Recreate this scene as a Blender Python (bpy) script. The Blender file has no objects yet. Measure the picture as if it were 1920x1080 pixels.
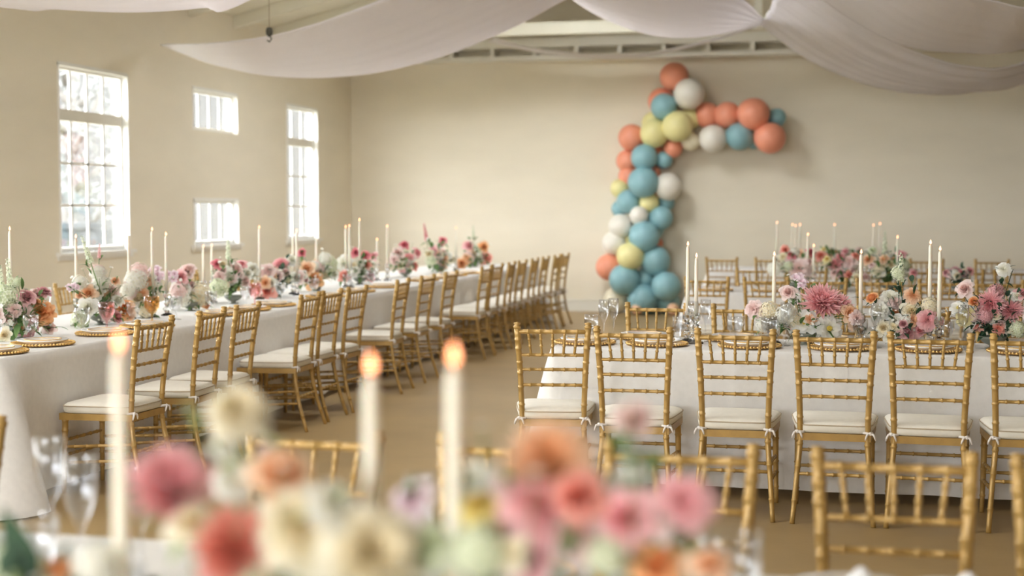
import bpy, math, random
from mathutils import Vector, Matrix
random.seed(7)
R = random.Random(11)
PI = math.pi
scene = bpy.context.scene
C = scene.collection

# ------------------------------------------------------------------ camera
F = 2700.0                       # focal length in pixels of the 1920 wide frame
YAW, PITCH = math.radians(13.4), math.radians(3.18)
EYE = Vector((0, 0, 1.5))
cd = bpy.data.cameras.new('camera'); cam = bpy.data.objects.new('camera', cd); C.objects.link(cam)
cd.sensor_width = 36.0; cd.lens = F / 1920 * 36.0; cd.clip_start = 0.05; cd.clip_end = 300
cam.location = EYE
cam.rotation_euler = (PI/2 - PITCH, 0, YAW)
cd.dof.use_dof = True; cd.dof.focus_distance = 7.2; cd.dof.aperture_fstop = 1.75
scene.camera = cam
CM = cam.rotation_euler.to_matrix()

# ------------------------------------------------------------------ sky, exposure
SKY = 9.0
w = bpy.data.worlds.new('World'); scene.world = w; w.use_nodes = True
bg = w.node_tree.nodes['Background']
bg.inputs[0].default_value = (0.93, 0.96, 1.0, 1); bg.inputs[1].default_value = SKY
scene.view_settings.view_transform = 'Standard'; scene.view_settings.look = 'None'
scene.view_settings.gamma = 1.0; scene.view_settings.use_curve_mapping = False
scene.view_settings.exposure = 1.42

def portal(loc, rot, sx, sy):     # guides sampling of the sky through a window opening
    l = bpy.data.lights.new('window_portal', 'AREA'); l.shape = 'RECTANGLE'; l.size = sx; l.size_y = sy
    l.cycles.is_portal = True
    o = bpy.data.objects.new('window_portal', l); C.objects.link(o); o.location = loc; o.rotation_euler = rot

# ------------------------------------------------------------------ pixel rays (1920x1080 frame)
def ray(px, py):
    return CM @ Vector(((px-960)/F, (540-py)/F, -1.0))
def atY(px, py, Y):
    d = ray(px, py); return EYE + d*((Y-EYE.y)/d.y)
def atX(px, py, X):
    d = ray(px, py); return EYE + d*((X-EYE.x)/d.x)
def atZ(px, py, Z):
    d = ray(px, py); return EYE + d*((Z-EYE.z)/d.z)
def depth(p):
    return -((CM.transposed() @ (p-EYE)).z)

# ------------------------------------------------------------------ materials
MATS = {}
def new_mat(name):
    m = bpy.data.materials.new(name); m.use_nodes = True
    MATS[name] = m
    return m, m.node_tree, m.node_tree.nodes['Principled BSDF']
def mat(name, col, rough=0.6, metal=0.0, noise=0.0, scale=8.0, bump=0.0, bscale=60.0, coat=0.0, sheen=0.0, stretch=None):
    m, nt, b = new_mat(name)
    b.inputs['Base Color'].default_value = (*col, 1); b.inputs['Roughness'].default_value = rough
    b.inputs['Metallic'].default_value = metal
    if coat: b.inputs['Coat Weight'].default_value = coat
    if sheen: b.inputs['Sheen Weight'].default_value = sheen
    tc = nt.nodes.new('ShaderNodeTexCoord'); src = tc.outputs['Object']
    if stretch:
        mp = nt.nodes.new('ShaderNodeMapping'); mp.inputs['Scale'].default_value = stretch
        nt.links.new(src, mp.inputs['Vector']); src = mp.outputs['Vector']
    if noise:
        n = nt.nodes.new('ShaderNodeTexNoise'); n.inputs['Scale'].default_value = scale; n.inputs['Detail'].default_value = 5
        r = nt.nodes.new('ShaderNodeValToRGB')
        r.color_ramp.elements[0].position = 0.3; r.color_ramp.elements[1].position = 0.7
        r.color_ramp.elements[0].color = (*[max(0, c*(1-noise)) for c in col], 1)
        r.color_ramp.elements[1].color = (*[min(1, c*(1+noise)) for c in col], 1)
        nt.links.new(src, n.inputs['Vector']); nt.links.new(n.outputs['Fac'], r.inputs['Fac']); nt.links.new(r.outputs['Color'], b.inputs['Base Color'])
    if bump:
        n2 = nt.nodes.new('ShaderNodeTexNoise'); n2.inputs['Scale'].default_value = bscale; n2.inputs['Detail'].default_value = 4
        bp = nt.nodes.new('ShaderNodeBump'); bp.inputs['Strength'].default_value = bump; bp.inputs['Distance'].default_value = 0.01
        nt.links.new(src, n2.inputs['Vector']); nt.links.new(n2.outputs['Fac'], bp.inputs['Height']); nt.links.new(bp.outputs['Normal'], b.inputs['Normal'])
    return m
def cloth_mat(name, col, trans=0.25, rough=0.9, noise=0.03):
    m = mat(name, col, rough, noise=noise, scale=30, bump=0.15, bscale=400)
    nt = m.node_tree; b = nt.nodes['Principled BSDF']; out = nt.nodes['Material Output']
    t = nt.nodes.new('ShaderNodeBsdfTranslucent'); t.inputs['Color'].default_value = (*col, 1)
    mx = nt.nodes.new('ShaderNodeMixShader'); mx.inputs[0].default_value = trans
    nt.links.new(b.outputs[0], mx.inputs[1]); nt.links.new(t.outputs[0], mx.inputs[2]); nt.links.new(mx.outputs[0], out.inputs['Surface'])
    return m
def petal_mat(name, core, tip, trans=0.3):
    m, nt, b = new_mat(name)
    at = nt.nodes.new('ShaderNodeAttribute'); at.attribute_name = 'tip'
    r = nt.nodes.new('ShaderNodeValToRGB')
    r.color_ramp.elements[0].color = (*core, 1); r.color_ramp.elements[1].color = (*tip, 1)
    r.color_ramp.elements[0].position = 0.05; r.color_ramp.elements[1].position = 0.85
    nt.links.new(at.outputs['Fac'], r.inputs['Fac']); nt.links.new(r.outputs['Color'], b.inputs['Base Color'])
    b.inputs['Roughness'].default_value = 0.7
    t = nt.nodes.new('ShaderNodeBsdfTranslucent'); nt.links.new(r.outputs['Color'], t.inputs['Color'])
    mx = nt.nodes.new('ShaderNodeMixShader'); mx.inputs[0].default_value = trans
    nt.links.new(b.outputs[0], mx.inputs[1]); nt.links.new(t.outputs[0], mx.inputs[2])
    nt.links.new(mx.outputs[0], nt.nodes['Material Output'].inputs['Surface'])
    return m
def thin_glass(name, tint, refl=1.0, rough=0.02):
    m = bpy.data.materials.new(name); m.use_nodes = True; nt = m.node_tree; MATS[name] = m
    for n in list(nt.nodes):
        if n.type == 'BSDF_PRINCIPLED': nt.nodes.remove(n)
    tr = nt.nodes.new('ShaderNodeBsdfTransparent'); tr.inputs[0].default_value = (*tint, 1)
    gl = nt.nodes.new('ShaderNodeBsdfGlossy'); gl.inputs['Color'].default_value = (1, 1, 1, 1); gl.inputs['Roughness'].default_value = rough
    fr = nt.nodes.new('ShaderNodeLayerWeight'); fr.inputs[0].default_value = 0.5
    pw = nt.nodes.new('ShaderNodeMath'); pw.operation = 'POWER'; pw.inputs[1].default_value = 3.0
    ma = nt.nodes.new('ShaderNodeMapRange'); ma.inputs['To Min'].default_value = 0.07*refl; ma.inputs['To Max'].default_value = 0.75*refl
    mx = nt.nodes.new('ShaderNodeMixShader')
    nt.links.new(fr.outputs['Facing'], pw.inputs[0]); nt.links.new(pw.outputs[0], ma.inputs['Value'])
    nt.links.new(ma.outputs[0], mx.inputs[0]); nt.links.new(tr.outputs[0], mx.inputs[1]); nt.links.new(gl.outputs[0], mx.inputs[2])
    nt.links.new(mx.outputs[0], nt.nodes['Material Output'].inputs['Surface'])
    return m
def emit(name, col, s):
    m = bpy.data.materials.new(name); m.use_nodes = True; nt = m.node_tree; MATS[name] = m
    for n in list(nt.nodes):
        if n.type == 'BSDF_PRINCIPLED': nt.nodes.remove(n)
    e = nt.nodes.new('ShaderNodeEmission'); e.inputs[0].default_value = (*col, 1); e.inputs[1].default_value = s
    nt.links.new(e.outputs[0], nt.nodes['Material Output'].inputs['Surface'])
    return m

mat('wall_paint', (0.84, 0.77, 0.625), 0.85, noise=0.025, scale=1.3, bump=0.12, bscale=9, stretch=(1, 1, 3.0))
mat('wall_taupe', (0.42, 0.36, 0.27), 0.85, noise=0.03, scale=1.3)  # unseen right wall, made darker so less light bounces onto that side
mat('ceiling_paint', (0.78, 0.75, 0.63), 0.85, noise=0.03, scale=2)
mat('trim_paint', (0.82, 0.79, 0.70), 0.5, noise=0.02, scale=5)
mat('window_paint', (0.86, 0.84, 0.78), 0.4, noise=0.02, scale=5)
mat('floor_concrete', (0.365, 0.25, 0.11), 0.42, noise=0.10, scale=1.6, bump=0.06, bscale=25)
mat('gold_wood', (0.46, 0.285, 0.085), 0.36, metal=0.25, noise=0.10, scale=22, coat=0.15)
cloth_mat('cushion_cloth', (0.86, 0.81, 0.70), 0.05)
mat('piping_cord', (0.50, 0.40, 0.27), 0.8, noise=0.05)
cloth_mat('tie_cloth', (0.86, 0.80, 0.74), 0.1)
cloth_mat('linen', (0.85, 0.82, 0.775), 0.12)
cloth_mat('chiffon', (0.95, 0.92, 0.93), 0.5, noise=0.02)
cloth_mat('napkin_cloth', (0.88, 0.86, 0.85), 0.1)
mat('candle_wax', (0.80, 0.75, 0.62), 0.45, noise=0.02, scale=20)
MATS['candle_wax'].node_tree.nodes['Principled BSDF'].inputs['Subsurface Weight'].default_value = 0.2
mat('wick', (0.06, 0.05, 0.04), 0.9, noise=0.1)
emit('flame', (1.0, 0.38, 0.18), 2.2)
mat('china', (0.88, 0.86, 0.83), 0.18, noise=0.01, coat=0.4)
mat('gold_leaf', (0.80, 0.53, 0.20), 0.32, metal=0.85, noise=0.08, scale=30)
thin_glass('clear_glass', (0.94, 0.945, 0.95))
thin_glass('blush_glass', (0.93, 0.74, 0.74))
thin_glass('amber_glass', (0.95, 0.78, 0.52))
thin_glass('pane_glass', (0.97, 0.98, 0.98), 0.97)
mcr, ntc, bc = new_mat('crystal')
bc.inputs['Base Color'].default_value = (1, 1, 1, 1); bc.inputs['Roughness'].default_value = 0.03
bc.inputs['Transmission Weight'].default_value = 1.0; bc.inputs['IOR'].default_value = 1.5
mat('table_wood', (0.45, 0.36, 0.26), 0.6, noise=0.1)
mat('steel', (0.45, 0.45, 0.46), 0.4, metal=0.9, noise=0.05)
mat('dark_iron', (0.05, 0.045, 0.03), 0.6, noise=0.1)
mat('rope', (0.35, 0.27, 0.16), 0.9, noise=0.1)
for nm, c in (('coral', (0.90, 0.35, 0.22)), ('pearl', (0.83, 0.79, 0.70)), ('sky_blue', (0.27, 0.49, 0.535)),
              ('lemon', (0.84, 0.77, 0.36)), ('peach', (0.85, 0.52, 0.32)), ('cream', (0.84, 0.77, 0.58))):
    mat('balloon_'+nm, c, 0.38, noise=0.02, scale=6)
PAL = {'pink': ((0.87, 0.36, 0.38), (0.95, 0.61, 0.61)), 'blush': ((0.88, 0.62, 0.56), (0.94, 0.79, 0.75)),
       'white': ((0.88, 0.85, 0.68), (0.93, 0.92, 0.87)), 'cream': ((0.90, 0.76, 0.46), (0.93, 0.88, 0.72)),
       'peach': ((0.92, 0.47, 0.17), (0.95, 0.72, 0.53)), 'orange': ((0.92, 0.36, 0.10), (0.95, 0.58, 0.30)),
       'coral': ((0.84, 0.25, 0.17), (0.94, 0.50, 0.41)), 'red': ((0.66, 0.11, 0.15), (0.86, 0.33, 0.37)),
       'mauve': ((0.58, 0.22, 0.25), (0.86, 0.54, 0.54)), 'lilac': ((0.88, 0.64, 0.72), (0.94, 0.82, 0.86)),
       'yellow': ((0.88, 0.70, 0.20), (0.93, 0.86, 0.52)), 'mustard': ((0.72, 0.52, 0.08), (0.86, 0.72, 0.27)),
       'rust': ((0.60, 0.21, 0.07), (0.80, 0.42, 0.20)), 'greenwhite': ((0.58, 0.66, 0.34), (0.88, 0.90, 0.74))}
for k, (a, b_) in PAL.items(): petal_mat('petal_'+k, a, b_, .35)
mat('flower_eye', (0.78, 0.60, 0.10), 0.8, noise=0.15, scale=80)
petal_mat('leaf_green', (0.07, 0.14, 0.04), (0.15, 0.26, 0.08), 0.25)
petal_mat('leaf_dark', (0.018, 0.05, 0.022), (0.035, 0.085, 0.04), 0.1)
petal_mat('leaf_pale', (0.26, 0.36, 0.14), (0.46, 0.52, 0.30), 0.3)
mat('stem_green', (0.17, 0.27, 0.07), 0.6, noise=0.1)
mat('vase_ceramic', (0.20, 0.21, 0.17), 0.4, noise=0.05)
mat('grass', (0.12, 0.12, 0.09), 0.9, noise=0.3, scale=3)
mat('stone', (0.06, 0.062, 0.065), 0.9, noise=0.3, scale=6)
mat('slate', (0.03, 0.034, 0.037), 0.8, noise=0.2, scale=6)
mat('bark', (0.13, 0.12, 0.11), 0.9, noise=0.3, scale=10)
petal_mat('tree_leaf', (0.09, 0.092, 0.085), (0.15, 0.152, 0.145), 0.2)
mat('dimmed_render', (0.055, 0.055, 0.0545), 0.9, noise=0.05)  # building tone kept very dark so the panes do not burn out

# ------------------------------------------------------------------ mesh builder
class MB:
    def __init__(s): s.v = []; s.f = []; s.t = []; s.m = []
    def add(s, vs, fs, ts=None, mi=0):
        o = len(s.v); s.v += [tuple(p) for p in vs]; s.f += [tuple(i+o for i in f) for f in fs]
        s.t += ts if ts else [0.5]*len(vs); s.m += [mi]*len(fs)
    def box(s, a, b, mi=0):
        (x0, y0, z0), (x1, y1, z1) = a, b
        s.add([(x0,y0,z0),(x1,y0,z0),(x1,y1,z0),(x0,y1,z0),(x0,y0,z1),(x1,y0,z1),(x1,y1,z1),(x0,y1,z1)],
              [(0,3,2,1),(4,5,6,7),(0,1,5,4),(1,2,6,5),(2,3,7,6),(3,0,4,7)], None, mi)
    def tube(s, pts, rad, n=8, cap=True, closed=False, mi=0, t=None):
        P = [Vector(p) for p in pts]; N = len(P)
        if not hasattr(rad, '__len__'): rad = [rad]*N
        vs = []; fs = []; ref = None
        for i in range(N):
            if closed: d = P[(i+1) % N]-P[i-1]
            else: d = P[min(i+1, N-1)]-P[max(i-1, 0)]
            d.normalize()
            if ref is None:
                ref = Vector((0, 0, 1)) if abs(d.z) < 0.9 else Vector((1, 0, 0))
            a = (ref - d*ref.dot(d)).normalized(); b = d.cross(a); ref = a
            for k in range(n):
                an = 2*PI*k/n; vs.append(P[i]+(a*math.cos(an)+b*math.sin(an))*rad[i])
        rg = range(N if closed else N-1)
        for i in rg:
            j = (i+1) % N
            for k in range(n):
                l = (k+1) % n; fs.append((i*n+k, i*n+l, j*n+l, j*n+k))
        if cap and not closed:
            fs.append(tuple(range(n))[::-1]); fs.append(tuple((N-1)*n+k for k in range(n)))
        s.add(vs, fs, [t]*len(vs) if t is not None else None, mi)
    def lathe(s, prof, n=24, c=(0, 0, 0), mi=0):
        vs = []; fs = []
        for (r, z) in prof:
            for k in range(n):
                a = 2*PI*k/n; vs.append((c[0]+r*math.cos(a), c[1]+r*math.sin(a), c[2]+z))
        for i in range(len(prof)-1):
            for k in range(n):
                l = (k+1) % n; fs.append((i*n+k, i*n+l, (i+1)*n+l, (i+1)*n+k))
        if prof[0][0] > 1e-4: fs.append(tuple(range(n))[::-1])
        if prof[-1][0] > 1e-4: fs.append(tuple((len(prof)-1)*n+k for k in range(n)))
        s.add(vs, fs, None, mi)
    def mesh(s, name, m, smooth=True):
        me = bpy.data.meshes.new(name); me.from_pydata(s.v, [], s.f)
        ms = m if isinstance(m, (list, tuple)) else [m]
        for q in ms: me.materials.append(MATS[q])
        a = me.attributes.new('tip', 'FLOAT', 'POINT'); a.data.foreach_set('value', s.t)
        if len(ms) > 1: me.polygons.foreach_set('material_index', s.m)
        if smooth: me.polygons.foreach_set('use_smooth', [True]*len(me.polygons))
        me.update(); return me
    def obj(s, name, m, parent=None, smooth=True):
        return link(name, s.mesh(name, m, smooth), parent)
def link(name, me, parent=None, loc=None, rot=None, sc=None):
    o = bpy.data.objects.new(name, me); C.objects.link(o)
    if parent: o.parent = parent
    if loc is not None: o.location = loc
    if rot is not None: o.rotation_euler = rot
    if sc is not None: o.scale = sc if hasattr(sc, '__len__') else (sc, sc, sc)
    return o
def tag(o, label, cat, group=None, kind=None):
    o['label'] = label; o['category'] = cat
    if group: o['group'] = group
    if kind: o['kind'] = kind
    return o
def thing(name, label, cat, loc=(0, 0, 0), rz=0, group=None, kind=None):
    o = bpy.data.objects.new(name, None); C.objects.link(o); o.location = loc; o.rotation_euler = (0, 0, rz)
    o.empty_display_size = 0.1
    return tag(o, label, cat, group, kind)
KIDS = {}
def copy_tree(src, parent=None):
    c = src.copy(); C.objects.link(c); c.parent = parent
    for ch in KIDS.get(src.name, ()): copy_tree(ch, c)
    return c
def reg(o):
    KIDS[o.name] = list(o.children)
    for ch in o.children: reg(ch)
ORD = ['first', 'second', 'third', 'fourth', 'fifth', 'sixth', 'seventh', 'eighth', 'ninth', 'tenth', 'eleventh', 'twelfth',
       'thirteenth', 'fourteenth', 'fifteenth', 'sixteenth', 'seventeenth', 'eighteenth', 'nineteenth', 'twentieth']
ORD += ['twenty-'+q for q in ORD[:9]]

# ------------------------------------------------------------------ room shell
XL, XR, YB, YF = -7.4, 7.4, 20.6, -6.0
EAVE, RIDGE = 3.68, 5.5
SL = (RIDGE-EAVE)/XR
def wall_holes(u0, u1, z0, z1, holes, th, mp):
    """wall in a (u,z) grid with openings; mp(u, depth, z) -> world, depth 0 inside face .. th outside"""
    us = sorted({u0, u1, *[h[0] for h in holes], *[h[1] for h in holes]})
    zs = sorted({z0, z1, *[h[2] for h in holes], *[h[3] for h in holes]})
    hole = lambda a, b: any(h[0] <= a < h[1] and h[2] <= b < h[3] for h in holes)
    m = MB()
    for i in range(len(us)-1):
        for j in range(len(zs)-1):
            a, b, c, d = us[i], us[i+1], zs[j], zs[j+1]
            if hole(a, c): continue
            for dd in (0, th):
                m.add([mp(a, dd, c), mp(b, dd, c), mp(b, dd, d), mp(a, dd, d)], [(0, 1, 2, 3)])
    for h in holes:
        a, b, c, d = h
        for (p, q) in (((a, c), (b, c)), ((b, c), (b, d)), ((b, d), (a, d)), ((a, d), (a, c))):
            m.add([mp(p[0], 0, p[1]), mp(q[0], 0, q[1]), mp(q[0], th, q[1]), mp(p[0], th, p[1])], [(0, 1, 2, 3)])
    return m
SILL, HEAD = 1.07, 2.88
WIN = [('tall', 12.40, 13.76), ('split', 15.27, 16.50), ('narrow', 18.07, 19.20)]
for yy in (9.5, 6.7, 3.9, 1.1, -1.7, -4.5): WIN.append(('tall', yy, yy+1.36))  # further windows added out of view to let in more daylight
holesL = []; PANES = []
for k, a, b in WIN:
    if k == 'split':
        holesL += [(a, b, SILL, 1.60), (a, b, 2.40, HEAD)]
    else: holesL.append((a, b, SILL, HEAD))
TH = 0.14
S = lambda o, lab, cat: tag(o, lab, cat, kind='structure')
mpL = lambda u, d, z: (XL-d, u, z)
S(wall_holes(YF, YB, 0, EAVE+.24, holesL, TH, mpL).obj('wall_left', 'wall_paint', smooth=False), 'cream painted wall with white paned windows on the left', 'wall')
holesF = [(-6.6, -4.0, 0.9, 3.2), (-2.9, -0.3, 0.9, 3.2)]  # unseen openings behind the camera, added to brighten the room
mpF = lambda u, d, z: (u, YF-d, z)
S(wall_holes(XL, XR, 0, EAVE+.02, holesF, TH, mpF).obj('wall_front', 'wall_paint', smooth=False), 'cream painted wall behind the camera, its wide windows added for daylight', 'wall')
m = MB(); m.box((XR, YF, 0), (XR+TH, YB, EAVE+.24)); S(m.obj('wall_right', 'wall_taupe', smooth=False), 'plain taupe wall on the right side, unseen and darkened to cut bounce', 'wall')
m = MB(); m.add([(XL, YB, 0), (XR, YB, 0), (XR, YB, EAVE+.2), (0, YB, RIDGE+.2), (XL, YB, EAVE+.2)], [(0, 1, 2, 3, 4)])
m.add([(XL, YB+TH, 0), (XR, YB+TH, 0), (XR, YB+TH, EAVE+.2), (0, YB+TH, RIDGE+.2), (XL, YB+TH, EAVE+.2)], [(4, 3, 2, 1, 0)])
S(m.obj('wall_back', 'wall_paint', smooth=False), 'plain cream end wall behind the balloon garland', 'wall')
m = MB(); m.add([(XL, YF, EAVE), (XR, YF, EAVE), (XR, YF, EAVE+.2), (0, YF, RIDGE+.2), (XL, YF, EAVE+.2)], [(0, 1, 2, 3, 4)])
S(m.obj('wall_gable', 'wall_paint', smooth=False), 'cream gable above the wall behind the camera', 'wall')
m = MB(); m.box((XL-.3, YF-.3, -0.1), (XR+.3, YB+.3, 0)); S(m.obj('floor', 'floor_concrete', smooth=False), 'smooth tan brown concrete floor', 'floor')
ADDED_SKYL = [(-3.6, -2.0), (0.2, 1.6), (5.4, 6.8), (8.8, 10.8), (15.2, 17.2)]  # unseen roof openings on the left slope, added as daylight sources
ceil = MB(); XE = XR+.5
for s in (-1, 1):
    hs = [(a, b, 2.6 if a < 12 else 3.3, 3.6 if a < 12 else 4.7) for a, b in ADDED_SKYL] if s < 0 else []
    c_ = wall_holes(YF-.4, YB+.4, 0, XE, hs, .14, lambda u, d, x, s=s: (s*x, u, RIDGE-SL*x+.16+d))
    ceil.add(c_.v, c_.f)
ceilo = S(ceil.obj('ceiling', 'ceiling_paint', smooth=False), 'sloping cream painted ceiling with exposed rafters', 'ceiling')
for a, b in ADDED_SKYL: portal((-3.1 if a < 12 else -4.0, (a+b)/2, RIDGE-SL*(3.1 if a < 12 else 4.0)+.33), (0, -math.atan(SL), 0), 1.0 if a < 12 else 1.4, b-a)
rm = {}
for s in (-1, 1):
    m = MB(); x1 = s*(XR+.3); z1 = RIDGE-SL*(XR+.3); h = .18
    m.add([(0, -.05, RIDGE), (x1, -.05, z1), (x1, .05, z1), (0, .05, RIDGE), (0, -.05, RIDGE+h), (x1, -.05, z1+h), (x1, .05, z1+h), (0, .05, RIDGE+h)],
          [(0, 1, 2, 3), (7, 6, 5, 4), (0, 4, 5, 1), (3, 2, 6, 7), (1, 5, 6, 2)])
    rm[s] = m.mesh('rafter', 'ceiling_paint', False)
    y = YF+.5
    while y < YB:
        link('rafter', rm[s], ceilo, (0, y, 0)); y += 1.22
m = MB(); m.box((XL, -.06, 0), (XR, .06, .16)); tb = m.mesh('tie_beam', 'ceiling_paint', False)
for y in (-1.5, 3.5, 8.5, 18.9): link('tie_beam', tb, ceilo, (0, y, EAVE+.12))
for x in (-2.9, -1.25, 0.3):
    m = MB(); m.box((x-.05, 18.85, EAVE+.28), (x+.05, 18.95, RIDGE-SL*abs(x)+.02)); m.obj('king_post', 'ceiling_paint', ceilo, False)
m = MB(); m.box((-.08, YF, RIDGE-.1), (.08, YB, RIDGE+.14)); m.obj('ridge_beam', 'ceiling_paint', ceilo, False)
# plate over the end wall, carried on little blocks that leave a shadow gap
tr = S(thing('trim_1', '', 'trim', (0, 0, 0)), 'cream beam on small blocks along the top of the end wall', 'trim')
m = MB(); m.box((XL, YB-.30, 3.80), (XR, YB, 3.93)); m.obj('beam', 'trim_paint', tr, False)
bm_ = MB(); bm_.box((-.03, YB-.27, 3.69), (.03, YB, 3.80)); bme = bm_.mesh('block', 'trim_paint', False)
for i in range(24): link('block', bme, tr, (-7.0+i*.62, 0, 0))
m = MB(); m.box((XL, YB-.22, 3.62), (XR, YB, 3.69)); m.obj('ledge', 'trim_paint', tr, False)
m = MB(); m.box((XL, YB-.02, 0), (XR, YB, .15)); m.box((XL, YB-.028, .15), (XR, YB, .17)); S(m.obj('baseboard_back', 'trim_paint', smooth=False), 'low cream skirting along the end wall', 'skirting')
m = MB(); m.box((XL, YF, 0), (XL+.02, YB, .15)); m.box((XL, YF, .15), (XL+.028, YB, .17)); S(m.obj('baseboard_left', 'trim_paint', smooth=False), 'low cream skirting along the window wall', 'skirting')

# ------------------------------------------------------------------ windows
GX = XL-.085
def window(n, y0, y1, z0, z1, cols, rows, transom, label, sill=True):
    wd = thing('window_%d' % n, label, 'window', (GX, (y0+y1)/2, z0), 0, None, 'structure')
    hw = (y1-y0)/2; H = z1-z0; fr = .045
    m = MB()
    m.box((-.03, -hw, 0), (.025, -hw+fr, H)); m.box((-.03, hw-fr, 0), (.025, hw, H))
    m.box((-.03, -hw+fr, 0), (.025, hw-fr, fr)); m.box((-.03, -hw+fr, H-fr), (.025, hw-fr, H))
    m.obj('frame', 'window_paint', wd, False)
    m = MB()                                       # moulded lining of the reveal
    for s in (-1, 1): m.box((.025, s*hw-(.018 if s > 0 else 0), 0), (.097, s*hw+(.018 if s < 0 else 0), H)); 
    m.box((.025, -hw, H-.018), (.097, hw, H))
    m.box((.085, -hw, H-.0), (.092, hw, H+.018))
    m.obj('casing', 'window_paint', wd, False)
    if sill:
        m = MB(); m.box((-.02, -hw-.07, -.035), (.135, hw+.07, .0)); m.box((.085, -hw-.05, -.075), (.105, hw+.05, -.035)); m.obj('sill', 'window_paint', wd, False)
    segs = [(fr, H-fr, rows)]
    if transom:
        zt = H*transom
        m = MB(); m.box((-.035, -hw+fr, zt-.055), (.035, hw-fr, zt+.055)); m.obj('transom', 'trim_paint', wd, False)
        segs = [(fr, zt-.055, rows), (zt+.055, H-fr, 1)]
    W = 2*hw-2*fr
    for (a, b, r) in segs:
        cw = W/cols; ch = (b-a)/r; mb = .017
        for c in range(1, cols):
            m = MB(); y = -hw+fr+c*cw; m.box((-.007, y-mb, a), (.007, y+mb, b)); m.obj('muntin', 'window_paint', wd, False)
        for q in range(1, r):
            m = MB(); z = a+q*ch; m.box((-.007, -hw+fr, z-mb*.8), (.007, hw-fr, z+mb*.8)); m.obj('muntin', 'window_paint', wd, False)
        pm = MB(); e = .006
        pm.box((-.002, e, e), (.002, cw-e, ch-e)); pme = pm.mesh('pane', 'pane_glass', False)
        for c in range(cols):
            for q in range(r): link('pane', pme, wd, (0, -hw+fr+c*cw, a+q*ch))
n = 1
names = {0: 'nearest tall window with a transom and sixteen panes', 2: 'narrow tall window nearest the corner of the end wall'}
for i, (k, a, b) in enumerate(WIN):
    if k == 'split':
        window(n, a, b, 2.40, HEAD, 4, 1, 0, 'small high four-pane window between the two tall windows', False); n += 1
        window(n, a, b, SILL, 1.60, 4, 1, 0, 'small low four-pane window between the two tall windows'); n += 1
        portal((XL-TH-.02, (a+b)/2, (SILL+HEAD)/2), (0, -PI/2, 0), HEAD-SILL, b-a)
    else:
        window(n, a, b, SILL, HEAD, 4 if k == 'tall' else 3, 3, 0.735, names.get(i, '%s tall window added out of view along the left wall for daylight' % ORD[i]), True); n += 1
        portal((XL-TH-.02, (a+b)/2, (SILL+HEAD)/2), (0, -PI/2, 0), HEAD-SILL, b-a)
for i, (a, b, c, d) in enumerate(holesF):
    wd = thing('window_%d' % n, '%s wide window added behind the camera to bring in daylight' % ORD[i], 'window', ((a+b)/2, YF-.1, c), 0, None, 'structure'); n += 1
    hw = (b-a)/2; H = d-c; m = MB()
    m.box((-hw, -.03, 0), (-hw+.06, .03, H)); m.box((hw-.06, -.03, 0), (hw, .03, H)); m.box((-hw, -.03, 0), (hw, .03, .06)); m.box((-hw, -.03, H-.06), (hw, .03, H))
    m.obj('frame', 'window_paint', wd, False)
    for x in (-.4, .4):
        m = MB(); m.box((x-.015, -.015, .06), (x+.015, .015, H-.06)); m.obj('muntin', 'window_paint', wd, False)
    portal(((a+b)/2, YF-TH-.02, (c+d)/2), (PI/2, 0, 0), b-a, d-c)

# ------------------------------------------------------------------ outside the windows
m = MB(); m.box((-60, -40, -.4), (XL-TH-.02, 70, -.3)); S(m.obj('ground', 'grass', smooth=False), 'grass outside the windows', 'ground')
m = MB(); m.box((-60, -60, -.4), (60, YF-TH-.02, -.3)); S(m.obj('ground', 'grass', smooth=False), 'grass behind the hall', 'ground')
gw = thing('garden_wall', 'grey stone garden wall with slate coping outside the nearest window', 'wall', (-12.0, 19.3, -.3))
rw = random.Random(3)
for zi in range(5):
    x = -2.0
    while x < .9:
        L = rw.uniform(.35, .6); m = MB(); j = rw.uniform(-.02, .02); m.box((x+.012, -.15+j, zi*.3+.01), (x+L-.012, .15+j, zi*.3+.29)); m.obj('stone', 'stone' if zi % 2 else 'slate', gw, False); x += L
m = MB(); m.box((-2.1, -.22, 1.5), (1.1, .22, 1.58)); m.obj('coping', 'slate', gw, False)
ob = thing('backdrop_building', 'dark-toned building added outside to dim the view through the windows', 'building', (-14, 27, -.3))  # added behind the panes to replace bright sky with a dimmer surface
m = MB(); m.box((-9, 0, 0), (6.4, 5, 7.5)); m.obj('wall', 'dimmed_render', ob, False)
m = MB(); m.add([(-9.3, -.4, 7.4), (6.7, -.4, 7.4), (6.7, 5.4, 7.4), (-9.3, 5.4, 7.4), (-9.3, 2.5, 9.5), (6.7, 2.5, 9.5)], [(0, 1, 5, 4), (2, 3, 4, 5), (1, 2, 5), (3, 0, 4), (0, 3, 2, 1)]); m.obj('roof', 'slate', ob, False)
tre = thing('tree', 'pale washed-out tree seen through the nearest tall window', 'tree', (-12.5, 21.2, -.3))
m = MB(); m.tube([(0, 0, 0), (.1, -.2, 1.5), (-.1, .1, 3), (.3, .2, 5.2)], [.2, .16, .12, .05], 10)
for q in range(14):
    a = q*2.4; z = 1.2+q*.26; m.tube([(0, 0, z), (math.cos(a)*.7, math.sin(a)*.7, z+.6), (math.cos(a)*1.3, math.sin(a)*1.3, z+1.3)], [.06, .04, .015], 6)
m.obj('trunk', 'bark', tre)
m = MB(); rt = random.Random(5)
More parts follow.
